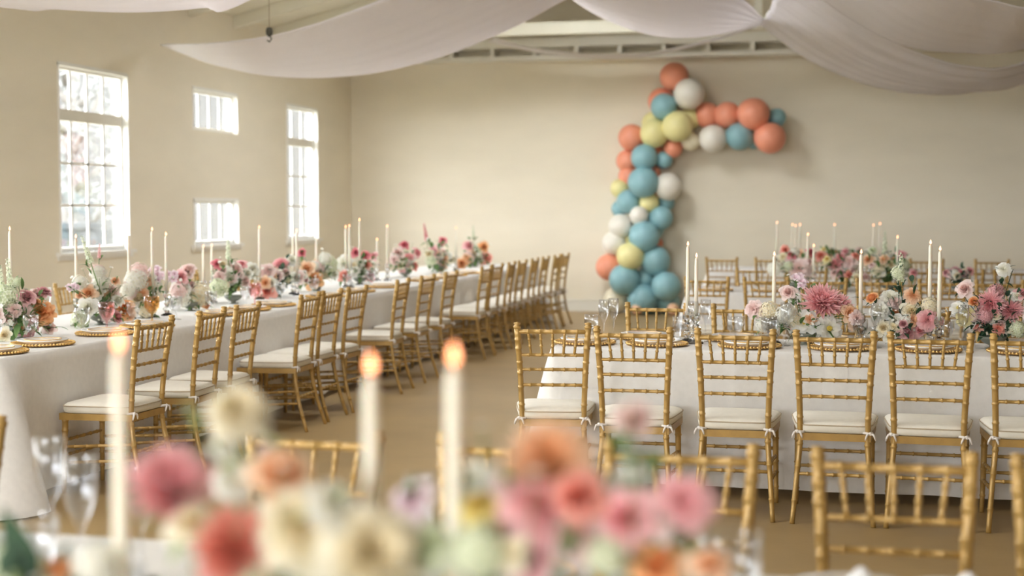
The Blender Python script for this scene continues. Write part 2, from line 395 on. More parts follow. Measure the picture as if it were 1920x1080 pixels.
for q in range(2200):
    a = rt.uniform(0, 2*PI); rr = 1.5*rt.random()**.5; z = rt.uniform(1.6, 5.4); s = rt.uniform(.05, .10)
    c = Vector((rr*math.cos(a), rr*math.sin(a), z)); u = Vector((rt.gauss(0, 1), rt.gauss(0, 1), rt.gauss(0, 1))).normalized(); v = u.orthogonal().normalized()
    m.add([c-u*s, c+v*s*.4, c+u*s, c-v*s*.4], [(0, 1, 2, 3)], [0, .5, 1, .5])
lo = m.obj('foliage', 'tree_leaf', tre); lo['kind'] = 'stuff'

# ------------------------------------------------------------------ ceiling drapes
def spline(pts, n):
    P = [Vector(p) for p in pts]; out = []
    for i in range(n+1):
        t = i/n*(len(P)-1); k = min(int(t), len(P)-2); u = t-k
        p0 = P[k-1] if k > 0 else P[0]*2-P[1]; p3 = P[k+2] if k+2 < len(P) else P[-1]*2-P[-2]
        p1, p2 = P[k], P[k+1]
        out.append(.5*((2*p1)+(p2-p0)*u+(2*p0-5*p1+4*p2-p3)*u*u+(3*p1-p0-3*p2+p3)*u**3))
    return out
def drape(edge_far, edge_near, label, pleat=.007, belly=.10, npl=7, seed=0):
    A = spline(edge_far, 60); B = spline(edge_near, 60); NV = 40; m = MB(); vs = []; fs = []
    rr = random.Random(seed); ph = [rr.uniform(0, 6.3) for _ in range(4)]
    for i in range(61):
        u = i/60
        for j in range(NV+1):
            v = j/NV; p = A[i].lerp(B[i], v); wd = (A[i]-B[i]).length
            am = pleat*min(1, wd/.8)
            p = p + Vector((0, 0, -belly*math.sin(PI*v)*min(1, wd/1.5)*.6 + am*math.sin(npl*2*PI*v+ph[0]+.7*math.sin(3*u+ph[1]))*.6 + am*.5*math.sin(2.3*npl*2*PI*v+ph[2]+u*2)))
            vs.append(p)
    for i in range(60):
        for j in range(NV): a = i*(NV+1)+j; fs.append((a, a+1, a+NV+2, a+NV+1))
    m.add(vs, fs); o = m.obj('ceiling_drape', 'chiffon')
    so = o.modifiers.new('thickness', 'SOLIDIFY'); so.thickness = .004
    return tag(o, label, 'drape', 'fabric swags under the ceiling')
g = lambda Y, *pp: [atY(a, b, Y) for a, b in pp]
drape([(-7.2, 8.6, 3.45)] + g(9.0, (0, 5), (110, 17), (250, 23), (380, 15), (470, 0)) + [Vector((-2.2, 9, 3.7)), Vector((-.2, 9, 4.9))],
      [(-7.2, 8.4, 3.45), (-6.2, 7.4, 3.05), (-5.5, 7.1, 2.98), (-4.7, 7, 2.98), (-4, 7, 3.05), (-3.3, 7, 3.25), (-2.2, 7, 3.8), (-.2, 7, 4.9)],
      'white fabric swag nearest the camera in the upper left corner', seed=1)
drape([atY(300, 84, 14.2)] + g(14.0, (450, 131), (560, 146), (690, 139), (820, 109), (950, 58), (1060, 0)) + [Vector((-1.6, 14, 4.1)), Vector((-.2, 14, 4.9))],
      [atY(300, 83, 14.1)] + g(12.2, (400, 80), (500, 68), (590, 45), (650, 24), (720, -2)) + [Vector((-3.1, 12.2, 3.65)), Vector((-1.8, 12.2, 4.2)), Vector((-.2, 12.2, 4.9))],
      'broad white fabric swag crossing above the window wall and end wall', belly=.12, seed=2)
drape([Vector((-3.9, 16, 4.5))] + g(16.0, (1075, 0), (1150, 43), (1240, 69), (1330, 67)) + [atY(1428, 46, 17.4)],
      [Vector((-3.9, 13.2, 4.5)), Vector((-3.0, 13.2, 4.0)), Vector((-2.4, 13.2, 3.72)), Vector((-1.8, 13.4, 3.55)), Vector((-1.2, 14.4, 3.6)), atY(1438, 40, 17.2)],
      'white fabric swag gathered at its right tip above the balloon garland', seed=3)
drape(g(20.0, (915, 78), (1000, 97), (1100, 108), (1200, 107)) + [atY(1320, 82, 18.8), atY(1430, 46, 17.6)],
      g(19.5, (925, 70), (1000, 90), (1100, 100), (1210, 99)) + [atY(1320, 76, 18.5), atY(1428, 44, 17.5)],
      'thin distant white fabric swag along the top of the end wall', pleat=.01, belly=.04, seed=4)
drape([atY(1425, 44, 17.2)] + g(17.0, (1520, 112), (1640, 160), (1760, 175), (1850, 166), (1925, 147)) + [Vector((2.9, 17, 3.4)), Vector((4, 17, 4.3))],
      [atY(1470, -60, 15.3)] + g(15.0, (1560, -2), (1640, 58), (1720, 97), (1815, 123), (1925, 113)) + [Vector((2.9, 15, 3.55)), Vector((4, 15, 4.3))],
      'low hanging pleated white swag right of the balloon garland', pleat=.03, belly=.15, npl=5, seed=5)
drape([atY(1480, -60, 13)] + g(13.0, (1545, 0), (1620, 50), (1700, 85), (1800, 97), (1925, 88)) + [Vector((2.6, 13, 3.3)), Vector((4, 13, 4.3))],
      [Vector((-.8, 10, 4.6)), Vector((-.35, 10, 4.0)), Vector((.05, 10, 3.4)), Vector((.45, 10, 3.03)), Vector((.85, 10, 2.87)), Vector((1.35, 10, 2.84)), Vector((2.6, 10, 3.3)), Vector((4, 10, 4.3))],
      'white fabric swag filling the upper right corner', seed=6)
hk = thing('ceiling_hook', 'small dark iron hook on a wire below the rafters', 'hook', atY(505, 62, 11.6))
m = MB(); m.tube([(0, 0, .03), (0, 0, .75)], .003, 5); m.obj('wire', 'rope', hk)
m = MB(); m.lathe([(.0, .05), (.022, .045), (.03, .02), (.028, -.01), (.012, -.03), (0, -.032)], 12); m.tube([(0, 0, -.02), (.02, 0, -.05), (.0, 0, -.075), (-.02, 0, -.06)], .006, 6); m.obj('hook', 'dark_iron', hk)

# ------------------------------------------------------------------ chairs
def ringed(pts, r, rings, seg=40, amp=.0022, wdt=.012, taper=None):
    P = spline(pts, seg); L = [0]
    for i in range(seg): L.append(L[-1]+(P[i+1]-P[i]).length)
    # insert ring stations
    st = set(L)
    tot = L[-1]; stations = []
    for c in rings:
        for d in (-.5, -.3, .3, .5): stations.append(min(tot, max(0, c*tot+d*wdt)))
    st = sorted(st | set(stations))
    def at(s):
        for i in range(seg):
            if s <= L[i+1]+1e-9: u = (s-L[i])/max(1e-9, L[i+1]-L[i]); return P[i].lerp(P[i+1], u)
        return P[-1]
    out = []; rad = []
    for s in st:
        if out and (at(s)-out[-1]).length < 1e-5: continue
        out.append(at(s)); q = r if taper is None else r*(taper[0]+(taper[1]-taper[0])*s/tot)
        if any(abs(s-c*tot) <= .32*wdt for c in rings): q += amp
        rad.append(q)
    return out, rad
def make_chair():
    t = thing('chiavari_chair', '', 'chair')
    px = lambda s: [(s*.188, -.285, 0), (s*.172, -.225, .2), (s*.158, -.195, .37), (s*.158, -.195, .47), (s*.166, -.215, .68), (s*.179, -.25, .90)]
    for s in (-1, 1):
        m = MB(); a, b = ringed(px(s), .0155, [.12, .30, .42, .56, .66, .74, .80, .88, .93], 26, taper=(.78, 1.05)); m.tube(a, b, 10)
        m.lathe([(.0165, -.008), (.019, 0), (.019, .006), (.013, .010), (.0175, .016), (.017, .022), (0, .026)], 10, (s*.179, -.25, .90)); m.obj('back_post', 'gold_wood', t)
    for s in (-1, 1):
        m = MB(); a, b = ringed([(s*.188, .192, 0), (s*.183, .187, .22), (s*.18, .182, .415)], .0155, [.2, .38, .52, .8, .93], 12, taper=(.72, 1.1)); m.tube(a, b, 10); m.obj('front_leg', 'gold_wood', t)
    # seat frame
    m = MB(); o = [(-.172, -.205), (.172, -.205), (.202, .205), (-.202, .205)]; i_ = [(-.135, -.165), (.135, -.165), (.16, .165), (-.16, .165)]
    vs = [(x, y, .390) for x, y in o]+[(x, y, .425) for x, y in o]+[(x, y, .390) for x, y in i_]+[(x, y, .425) for x, y in i_]
    fs = []
    for k in range(4):
        l = (k+1) % 4; fs += [(k, l, 4+l, 4+k), (4+k, 4+l, 12+l, 12+k), (12+k, 12+l, 8+l, 8+k), (8+k, 8+l, l, k)]
    m.add(vs, fs); m.obj('seat_frame', 'gold_wood', t, False)
    def rail(nm, a, b, r=.0085, rings=(.15, .32, .5, .68, .85)):
        m = MB(); p, q = ringed([a, (Vector(a)+Vector(b))/2, b], r, rings, 8, .0022, .010); m.tube(p, q, 8); m.obj(nm, 'gold_wood', t)
    rail('top_rail', (-.178, -.247, .877), (.178, -.247, .877), .0115)
    rail('cross_rail', (-.170, -.228, .757), (.170, -.228, .757)); rail('cross_rail', (-.166, -.217, .682), (.166, -.217, .682)); rail('cross_rail', (-.162, -.206, .602), (.162, -.206, .602))
    for k in range(5):
        x = (k-2)*.058; rail('spindle', (x*1.06, -.246, .872), (x*.94, -.229, .760), .0068, (.3, .62))
    rail('stretcher', (-.184, .188, .20), (.184, .188, .20)); rail('stretcher', (-.183, .186, .28), (.183, .186, .28))
    for s in (-1, 1):
        rail('stretcher', (s*.171, -.222, .19), (s*.184, .187, .16)); rail('stretcher', (s*.168, -.212, .27), (s*.183, .186, .245))
    rail('stretcher', (-.17, -.218, .23), (.17, -.218, .23))
    # cushion: puffed trapezoid
    m = MB(); NS = 40; outl = []
    for k in range(NS):
        a = 2*PI*k/NS; ca, sa = math.cos(a), math.sin(a); ex = .28
        x = math.copysign(abs(ca)**ex, ca); y = math.copysign(abs(sa)**ex, sa); outl.append((x*(.196+.022*y), y*.205-.005))
    prof = [(.90, .425), (.975, .430), (1.0, .442), (1.0, .456), (.985, .467), (.93, .477), (.80, .484), (.55, .489), (.25, .491)]
    vs = []; fs = []
    for (sc, z) in prof:
        for (x, y) in outl: vs.append((x*sc, y*sc, z))
    for i in range(len(prof)-1):
        for k in range(NS): l = (k+1) % NS; fs.append((i*NS+k, i*NS+l, (i+1)*NS+l, (i+1)*NS+k))
    fs.append(tuple(range(NS))[::-1]); fs.append(tuple((len(prof)-1)*NS+k for k in range(NS)))
    m.add(vs, fs); cu = m.obj('cushion', 'cushion_cloth', t)
    m = MB(); m.tube([(x*1.0, y*1.0, .464) for x, y in outl], .0032, 5, closed=True); m.obj('piping', 'piping_cord', cu)
    for s in (-1, 1):
        m = MB(); c = Vector((s*.158, -.195, .432))
        m.tube([c+Vector((.0195*math.cos(a), .0195*math.sin(a), .002*math.sin(2*a))) for a in [2*PI*k/14 for k in range(14)]], .0065, 6, closed=True)
        kx = c+Vector((s*.012, -.022, 0)); m.tube([kx+Vector((-.008, 0, 0)), kx, kx+Vector((.008, -.002, 0))], [.006, .011, .006], 6)
        for q in (-1, 1): m.tube([kx, kx+Vector((q*.014, -.008, -.002)), kx+Vector((q*.020, -.008, -.016)), kx+Vector((q*.024, -.006, -.030))], [.004, .006, .0055, .003], 6)
        m.obj('cushion_tie', 'tie_cloth', cu)
    reg(t); return t
chair0 = make_chair(); used = [False]
def chair(x, y, rz, label, group):
    o = chair0 if not used[0] else copy_tree(chair0)
    used[0] = True; o.location = (x, y, 0); o.rotation_euler = (0, 0, rz); o['label'] = label; o['group'] = group; o['category'] = 'chair'
    return o
jr = random.Random(21)
T1X = []
for i, px in enumerate((1008, 1191, 1380, 1566, 1746, 1937, 2125)):
    p = atY(px, 618, 7.05); T1X.append(p.x)
    chair(p.x+(.03 if i == 0 else 0), (7.34 if i == 0 else 7.19)+jr.uniform(-.01, .01), math.radians((9, 1.5, 1, 0, -2, -1, 0)[i]),
          'gold chair with white cushion, %s from left along the near side of front right table' % ORD[i], 'chairs on the near side of the front right table')
FARX1 = [-1.175, -.66, -.15, .36, .87, 1.38]
for i, x in enumerate(FARX1):
    chair(x, 8.50+jr.uniform(-.02, .02), PI+jr.uniform(-.04, .04), 'gold chair facing the camera, %s from left behind front right table' % ORD[i], 'chairs behind the front right table')
NX2 = [-1.22, -.73, -.25, .21, .70, 1.14, 1.62]
for i, x in enumerate(NX2):
    chair(x, 12.45, jr.uniform(-.05, .05), 'gold chair, %s from left along near side of middle right table' % ORD[i], 'chairs on the near side of the middle right table')
FX2 = [-.93, -.45, .03, .51, .99, 1.47, 1.95]
for i, x in enumerate(FX2):
    chair(x, 13.98, PI+jr.uniform(-.05, .05), 'gold chair facing the camera, %s from left behind middle right table' % ORD[i], 'chairs behind the middle right table')
NX3 = [-1.53, -.95, -.37, .2, .81, 1.5, 2.1]
for i, x in enumerate(NX3):
    chair(x, 17.35, jr.uniform(-.05, .05), 'blurred gold chair, %s from left at rear right table by the end wall' % ORD[i], 'chairs at the rear right table')
LY = [6.95, 7.61, 8.13, 9.18, 9.65, 10.13, 11.21, 11.98, 12.72, 13.96, 14.54, 15.07, 15.63, 16.26, 16.9, 17.55, 18.13]
for i, y in enumerate(LY):
    chair(-3.85+jr.uniform(-.015, .015), y, PI/2+jr.uniform(-.06, .06), 'gold chair, %s from near end on the aisle side of long window-side table' % ORD[i], 'chairs on the aisle side of the window-side table')
for i, y in enumerate((9.0, 10.1, 11.3, 12.2, 13.4, 14.3, 15.2)):
    chair(-5.72, y, -PI/2+jr.uniform(-.06, .06), 'gold chair behind the flowers, %s from near end on window side of long table' % ORD[i], 'chairs on the window side of the long table')
for i, (px, py) in enumerate(((-105, 793), (585, 822), (962, 838), (1276, 853), (1680, 870), (2060, 885))):
    p = atY(px, py, 3.54)
    chair(p.x, 3.29, PI+math.radians((0, -2, 1, 0, 1, 0)[i]), 'out-of-focus gold chair, %s from left behind the foreground flower table' % ORD[i], 'chairs behind the foreground table')

# ------------------------------------------------------------------ tables and cloths
TOP = .76
def table(x0, x1, y0, y1, which, hem=.04, flare=.02, corner=.17, seed=0, waves=2.4):
    tb = thing('banquet_table', 'folding banquet table hidden beneath the %s cloth' % which, 'table', ((x0+x1)/2, (y0+y1)/2, 0))
    hx, hy = (x1-x0)/2-.02, (y1-y0)/2-.02
    m = MB(); m.box((-hx, -hy, TOP-.045), (hx, hy, TOP-.008)); m.obj('tabletop', 'table_wood', tb, False)
    for sx in (-1, 1):
        for sy in (-1, 1):
            m = MB(); m.tube([(sx*(hx-.25), sy*(hy-.12), 0), (sx*(hx-.25), sy*(hy-.12), TOP-.045)], .014, 8); m.obj('leg', 'steel', tb)
    rr = random.Random(seed); ph = [rr.uniform(0, 6.3) for _ in range(6)]
    # perimeter
    rc = .035; per = []
    def seg(ax, ay, bx, by, nx, ny):
        L = math.hypot(bx-ax, by-ay); k = max(4, int(L/.045))
        for i in range(k+1):
            u = i/k; d = min(u, 1-u)*L; per.append((ax+(bx-ax)*u, ay+(by-ay)*u, nx, ny, math.exp(-(d/.20)**2)))
    def arc(cx, cy, a0):
        for i in range(1, 6): a = a0+PI/2*i/6; per.append((cx+rc*math.cos(a), cy+rc*math.sin(a), math.cos(a), math.sin(a), 1.0))
    seg(x0+rc, y0, x1-rc, y0, 0, -1); arc(x1-rc, y0+rc, -PI/2); seg(x1, y0+rc, x1, y1-rc, 1, 0); arc(x1-rc, y1-rc, 0)
    seg(x1-rc, y1, x0+rc, y1, 0, 1); arc(x0+rc, y1-rc, PI/2); seg(x0, y1-rc, x0, y0+rc, -1, 0); arc(x0+rc, y0+rc, PI)
    N = len(per); rows = 16; vs = []; fs = []; s = 0
    S_ = [0]
    for i in range(1, N): S_.append(S_[-1]+math.hypot(per[i][0]-per[i-1][0], per[i][1]-per[i-1][1]))
    def wav(s):
        return .5*math.sin(waves*2*s+ph[0]+1.3*math.sin(.9*s+ph[1]))+.35*math.sin(waves*4.3*s+ph[2]+math.sin(1.7*s+ph[3]))+.25*math.sin(waves*7.1*s+ph[4])
    for r in range(rows+1):
        v = r/rows
        for i, (x, y, nx, ny, c) in enumerate(per):
            if r == 0: vs.append((x-nx*.012, y-ny*.012, TOP)); continue
            vv = (r-1)/(rows-1)
            z = TOP-.012-(TOP-.012-hem*(1-.75*c))*vv
            off = flare*vv**.9 + (.022*wav(S_[i]) * vv**1.1)*(1-.6*c) + corner*c*c*vv**.85 + .012*math.sin(14*S_[i]+ph[5])*vv*c
            vs.append((x+nx*off, y+ny*off, z))
    for r in range(rows):
        for i in range(N):
            j = (i+1) % N; fs.append((r*N+i, r*N+j, (r+1)*N+j, (r+1)*N+i))
    fs.append(tuple(range(N))[::-1])
    m = MB(); m.add(vs, fs); o = m.obj('tablecloth', 'linen')
    for p in o.data.polygons:
        if len(p.vertices) > 4: p.use_smooth = False
    return o
tag(table(-1.58, 3.4, 7.50, 8.26, 'front right', hem=.05, seed=1), 'white linen tablecloth on the front right table', 'tablecloth', 'white floor-length tablecloths')
tag(table(-1.45, 3.2, 12.70, 13.74, 'middle right', seed=2), 'white linen tablecloth on the middle right table', 'tablecloth', 'white floor-length tablecloths')
tag(table(-1.75, 3.0, 17.62, 18.5, 'rear right', seed=3), 'blurred white tablecloth on the rear right table by end wall', 'tablecloth', 'white floor-length tablecloths')
tag(table(-5.36, -4.08, 6.25, 18.6, 'long window-side', corner=.22, seed=4), 'white tablecloth draped over the long window-side table', 'tablecloth', 'white floor-length tablecloths')
tag(table(-2.4, 2.4, 1.02, 2.92, 'foreground', seed=5), 'out-of-focus white tablecloth on the foreground flower table', 'tablecloth', 'white floor-length tablecloths')

# ------------------------------------------------------------------ place settings
def lathe_mesh(name, prof, m, n=36):
    b = MB(); b.lathe(prof, n); return b.mesh(name, m)
chd = lathe_mesh('disc', [(0, 0), (.11, 0), (.15, .006), (.162, .011), (.162, .015), (.148, .011), (.11, .005), (0, .005)], 'gold_leaf')
m = MB()
for k in range(56):
    a = 2*PI*k/56; m.lathe([(0, -.0075), (.0055, -.005), (.0078, 0), (.0055, .005), (0, .0075)], 6, (.163*math.cos(a), .163*math.sin(a), .0135))
bead = m.mesh('bead_rim', 'gold_leaf')
dpl = lathe_mesh('dinner_plate', [(0, 0), (.075, 0), (.08, .004), (.128, .020), (.135, .025), (.133, .029), (.085, .009), (0, .007)], 'china')
spl = lathe_mesh('dish', [(0, 0), (.055, 0), (.06, .004), (.092, .014), (.097, .018), (.095, .02), (.06, .008), (0, .006)], 'china')
rim = MB(); rim.tube([(.0965*math.cos(a), .0965*math.sin(a), .0195) for a in [2*PI*k/40 for k in range(40)]], .0024, 6, closed=True); rimm = rim.mesh('gold_rim', 'gold_leaf')
def nap_mesh():
    m = MB(); vs = []; fs = []; n = 14
    for i in range(n+1):
        for j in range(n+1):
            u, v = i/n-.5, j/n-.5
            r = math.hypot(u, v); vs.append((u*.15, v*.11, .012+.05*math.exp(-(r/.30)**2)+.012*math.sin(14*u+5*v)*math.exp(-(r/.4)**2)))
    for i in range(n):
        for j in range(n): a = i*(n+1)+j; fs.append((a, a+1, a+n+2, a+n+1))
    m.add(vs, fs); return m.mesh('napkin', 'napkin_cloth')
napm = nap_mesh()
def setting(x, y, where, i, full=True, napkin=False):
    c = thing('charger_plate', 'gold charger with beaded rim, %s %s' % (ORD[i], where), 'charger', (x, y, TOP), 0, 'gold chargers ' + where)
    link('disc', chd, c); link('bead_rim', bead, c)['kind'] = 'stuff'
    tag(link('dinner_plate', dpl, None, (x, y, TOP+.006)), 'white dinner plate on gold charger, %s %s' % (ORD[i], where), 'plate', 'dinner plates ' + where)
    s = thing('salad_plate', 'gold-rimmed side plate, %s %s' % (ORD[i], where), 'plate', (x, y, TOP+.0145), 0, 'small plates ' + where)
    link('dish', spl, s); link('gold_rim', rimm, s)
    if napkin:
        tag(link('napkin', napm, None, (x, y, TOP+.012), (0, 0, R.uniform(-.4, .4))), 'soft white napkin heaped on plate, %s %s' % (ORD[i], where), 'napkin', 'napkins ' + where)
for i, x in enumerate(T1X):
    setting(x+(.12 if i == 0 else .02), 7.71, 'along near edge of front right table', i)
for i, x in enumerate(FARX1): setting(x+.02, 8.08, 'along far edge of front right table', i)
for i, x in enumerate(NX2[:6]): setting(x, 12.92, 'along near edge of middle right table', i)
for i, y in enumerate([6.5]+LY[:13]): setting(-4.26, y, 'from near end along aisle edge of window-side table', i)
for i, px in enumerate((585, 985, 1270, 1605, 1805)):
    p = atY(px, 1060, 2.70); setting(p.x, 2.70, 'along far edge of foreground table', i, napkin=i >= 3)

# ------------------------------------------------------------------ glassware
gob = [(0, 0), (.034, 0), (.035, .003), (.012, .008), (.006, .016), (.0055, .05), (.009, .058), (.026, .070), (.040, .095), (.043, .125), (.0415, .155),
       (.0395, .155), (.0405, .125), (.0375, .097), (.022, .074), (0, .068)]
gobm = {k: lathe_mesh('goblet', gob, k+'_glass', 20) for k in ('clear', 'blush', 'amber')}
flu = [(0, 0), (.031, 0), (.032, .003), (.008, .008), (.0045, .02), (.0045, .10), (.010, .115), (.024, .145), (.030, .185), (.028, .235), (.0265, .235), (.028, .185), (.022, .147), (0, .118)]
flum = lathe_mesh('wine_glass', flu, 'clear_glass', 20)
def tumbler_mesh():
    m = MB(); n = 24; prof = [(.030, 0), (.033, .004), (.038, .10), (.0365, .10), (.031, .012), (.0, .010)]
    vs = []; fs = []
    for pi_, (r, z) in enumerate(prof):
        for k in range(n):
            a = 2*PI*k/n; q = r*(1+(.035 if k % 2 else -.0)*(1 if pi_ in (1, 2) else 0)); vs.append((q*math.cos(a), q*math.sin(a), z))
    for i in range(len(prof)-1):
        for k in range(n): l = (k+1) % n; fs.append((i*n+k, i*n+l, (i+1)*n+l, (i+1)*n+k))
    fs.append(tuple(range(n))[::-1]); m.add(vs, fs); return m.mesh('tumbler', 'clear_glass', False)
tumm = tumbler_mesh()
gcount = {}
def glass(kind, x, y, where, sc=1.0):
    me = {'wine': flum, 'tumbler': tumm}.get(kind) or gobm[kind]
    nm, what = {'wine': ('wine_glass', 'tall clear stemmed glass'), 'tumbler': ('tumbler', 'cut clear glass tumbler'), 'clear': ('goblet', 'clear glass goblet'),
                'blush': ('goblet', 'pale pink glass goblet'), 'amber': ('goblet', 'amber tinted glass goblet')}[kind]
    k = gcount.get((kind, where), 0); gcount[(kind, where)] = k+1
    tag(link(nm, me, None, (x, y, TOP), (0, 0, R.uniform(0, 6)), sc), '%s, %s %s' % (what, ORD[k], where), 'glass', 'glassware ' + where)
for i, x in enumerate(T1X[:7]):
    glass('wine', x+.20, 7.84, 'from left on near half of front right table'); glass('clear', x+.12, 7.90, 'from left on near half of front right table', .95)
for i, x in enumerate(FARX1): glass('wine', x-.14, 7.98, 'from left on far half of front right table'); glass('tumbler', x+.23, 7.96, 'from left on far half of front right table')
for px in (1378, 1442): p = atY(px, 600, 7.74); glass('clear', p.x, 7.76, 'from left on near half of front right table', 1.05)
for y in (6.55, 6.9, 7.45, 8.0, 8.6, 9.2, 9.8, 10.4, 11.1, 11.9, 12.7): glass('clear', -4.40+R.uniform(-.03, .03), y+.16, 'from near end on aisle half of window-side table')
for px in (200, 285, 478): p = atX(px, 600, -4.36); glass('amber' if px == 285 else 'blush', p.x, p.y, 'from near end on aisle half of window-side table', 1.15)
for y in (6.7, 7.2, 7.3, 7.7, 8.25, 8.9, 9.5, 10.2): glass('wine', -4.98+R.uniform(-.05, .05), y, 'from near end on window half of window-side table'); glass('tumbler', -4.86, y+.13, 'from near end on window half of window-side table', 1.1)
for px, Y, k, s in ((1372, 2.42, 'clear', 1.25), (1300, 2.2, 'wine', 1.0), (60, 2.35, 'clear', 1.1), (150, 2.5, 'wine', 1.1), (110, 2.0, 'clear', 1.0), (20, 1.95, 'wine', 1.0), (200, 2.2, 'clear', 1.1), (265, 2.6, 'wine', 1.0), (785, 2.55, 'wine', 1.05), (180, 1.75, 'tumbler', 1.0), (95, 2.7, 'wine', 1.1), (235, 1.9, 'wine', .95), (70, 1.8, 'tumbler', 1.1)):
    p = atY(px, 900, Y); glass(k, p.x, Y, 'from left on foreground table', s)

# ------------------------------------------------------------------ candles
def crystal(nm, h):
    m = MB(); n = 12; f = h/.17
    prof = [(.0, 0), (.040, 0), (.042, .006), (.030, .014), (.014, .022), (.020, .034), (.027, .046), (.020, .058), (.011, .066), (.017, .078), (.023, .090), (.017, .102),
            (.011, .110), (.018, .122), (.026, .134), (.026, .150), (.021, .17), (.0125, .17), (.0125, .150), (0, .150)]
    m.lathe([(r, z*f) for r, z in prof], n); return m.mesh(nm, 'crystal', False)
crm = crystal('candlestick', .17)
cnt = {}
def candle(p, where, stick=.17, r=.0105):
    """p = tip of the flame in world space; stands on the table below it"""
    k = cnt.get(where, 0); cnt[where] = k+1
    z0 = TOP+stick*.885; L = p.z-.032-z0
    tag(link('candlestick', crm, None, (p.x, p.y, TOP)), 'faceted crystal candlestick, %s %s' % (ORD[k], where), 'candlestick', 'crystal candlesticks ' + where)
    t = thing('taper_candle', 'lit ivory taper candle, %s %s' % (ORD[k], where), 'candle', (p.x, p.y, z0), 0, 'taper candles ' + where)
    m = MB(); m.lathe([(r*1.05, 0), (r*1.0, L*.5), (r*.85, L*.96), (r*.6, L*.99), (.001, L)], 14); m.obj('wax', 'candle_wax', t)
    m = MB(); m.tube([(0, 0, L-.003), (.001, 0, L+.01)], .0009, 5); m.obj('wick', 'wick', t)
    m = MB(); m.lathe([(0, L+.001), (.0048, L+.005), (.0062, L+.010), (.0045, L+.017), (.0018, L+.024), (0, L+.027)], 12); m.obj('flame', 'flame', t)
for px, py, Y in ((1290, 450, 7.93), (1306, 472, 7.85), (1452, 469, 7.95), (1615, 465, 7.95), (1745, 447, 7.97), (1763, 459, 7.85)): candle(atY(px, py, Y), 'from left on front right table')
for px, py, Y in ((1515, 435, 13.2), (1526, 456, 13.0), (1683, 440, 13.2)): candle(atY(px, py, Y), 'from left on middle right table')
for px, py, Y in ((1457, 414, 18.0), (1486, 418, 18.1), (1492, 420, 17.9), (1500, 418, 18.2), (1565, 418, 18.1), (1638, 419, 18.0), (1650, 416, 18.1)): candle(atY(px, py, Y), 'from left on rear right table')
for px, py, X in ((18, 422, -4.75), (142, 437, -4.75), (241, 432, -4.72), (285, 424, -4.62), (311, 433, -4.6), (381, 457, -4.95), (397, 455, -4.9), (486, 421, -4.7), (549, 434, -4.7),
                  (556, 428, -4.6), (593, 440, -4.75), (648, 421, -4.65), (655, 419, -4.6), (674, 408, -4.65), (707, 445, -4.75), (726, 420, -4.65), (855, 424, -4.6)):
    candle(atX(px, py, X), 'from near end on window-side table')
for px, py, Y in ((222, 612, 1.62), (695, 652, 1.62), (851, 633, 1.55)): candle(atY(px, py, Y), 'from left on foreground table', r=.0102)

# ------------------------------------------------------------------ flowers
def petal(m, base, phi, tiltf, length, width, nu=4, nv=4, cup=.25, t0=.0, t1=1.0, tipp=.0, mi=0, wave=0.0):
    """petal growing from base; tiltf(v)-> (rho, z) profile; phi azimuth"""
    vs = []; ts = []; fs = []
    for j in range(nv+1):
        v = j/nv; rho, z = tiltf(v)
        wv = width*(math.sin(PI*min(1, (.12+.88*v)**.75*.80))) * (1-tipp*max(0, (v-.6)/.4))
        for i in range(nu+1):
            u = i/nu*2-1; a = u*wv*.5
            rr = rho; x = rr-abs(u)**2*cup*wv; y = a; zz = z+abs(u)**2*cup*wv*.8+wave*math.sin(7*u+phi*3)*v
            vs.append((base[0]+x*math.cos(phi)-y*math.sin(phi), base[1]+x*math.sin(phi)+y*math.cos(phi), base[2]+zz)); ts.append(t0+(t1-t0)*v)
    for j in range(nv):
        for i in range(nu): k = j*(nu+1)+i; fs.append((k, k+1, k+nu+2, k+nu+1))
    m.add(vs, fs, ts, mi)
def mk_rose(seed, n=26, openn=1.0):
    r = random.Random(seed); m = MB()
    for i in range(n):
        a = i/(n-1); phi = i*2.39996+r.uniform(-.15, .15); k = a**.9
        R0 = .10+.42*k; Hh = .62-.30*k*openn; fl = (.05+.50*k*k)*openn
        def prof(v, R0=R0, Hh=Hh, fl=fl, k=k):
            return (R0*min(1, (v*1.6))**.6+fl*v**2.2, Hh*(1-(1-v)**1.6)-.34*k*k*openn*v**4-.12*k)
        petal(m, (0, 0, 0), phi, prof, 1, (.34+.52*k)*r.uniform(.9, 1.1), 4, 4, .42-.22*k, .0+.15*k, .35+.65*k, 0, 0, .02*k)
    m.lathe([(0, -.20), (.12, -.17), (.2, -.05), (.12, .04), (0, .06)], 8); return m
def mk_dahlia(seed, rings=10, sharp=.8):
    r = random.Random(seed); m = MB()
    for q in range(rings):
        k = q/(rings-1); cntp = int(6+13*k); el = math.radians(86-80*k**.85); L = .28+.70*k**.8
        for i in range(cntp):
            phi = 2*PI*(i+.5*(q % 2))/cntp+r.uniform(-.08, .08); e = el+r.uniform(-.12, .12); l = L*r.uniform(.86, 1.06)
            def prof(v, e=e, l=l): return (.03+l*v*math.cos(e+.30*v*v-.2), .12+l*v*math.sin(e+.30*v*v-.2)*.9-.14*k)
            petal(m, (0, 0, 0), phi, prof, 1, .19+.10*k, 2, 4, .45, 0, .25+.75*k, sharp, 0)
    m.lathe([(0, -.2), (.15, -.12), (.2, 0), (0, .1)], 8); return m
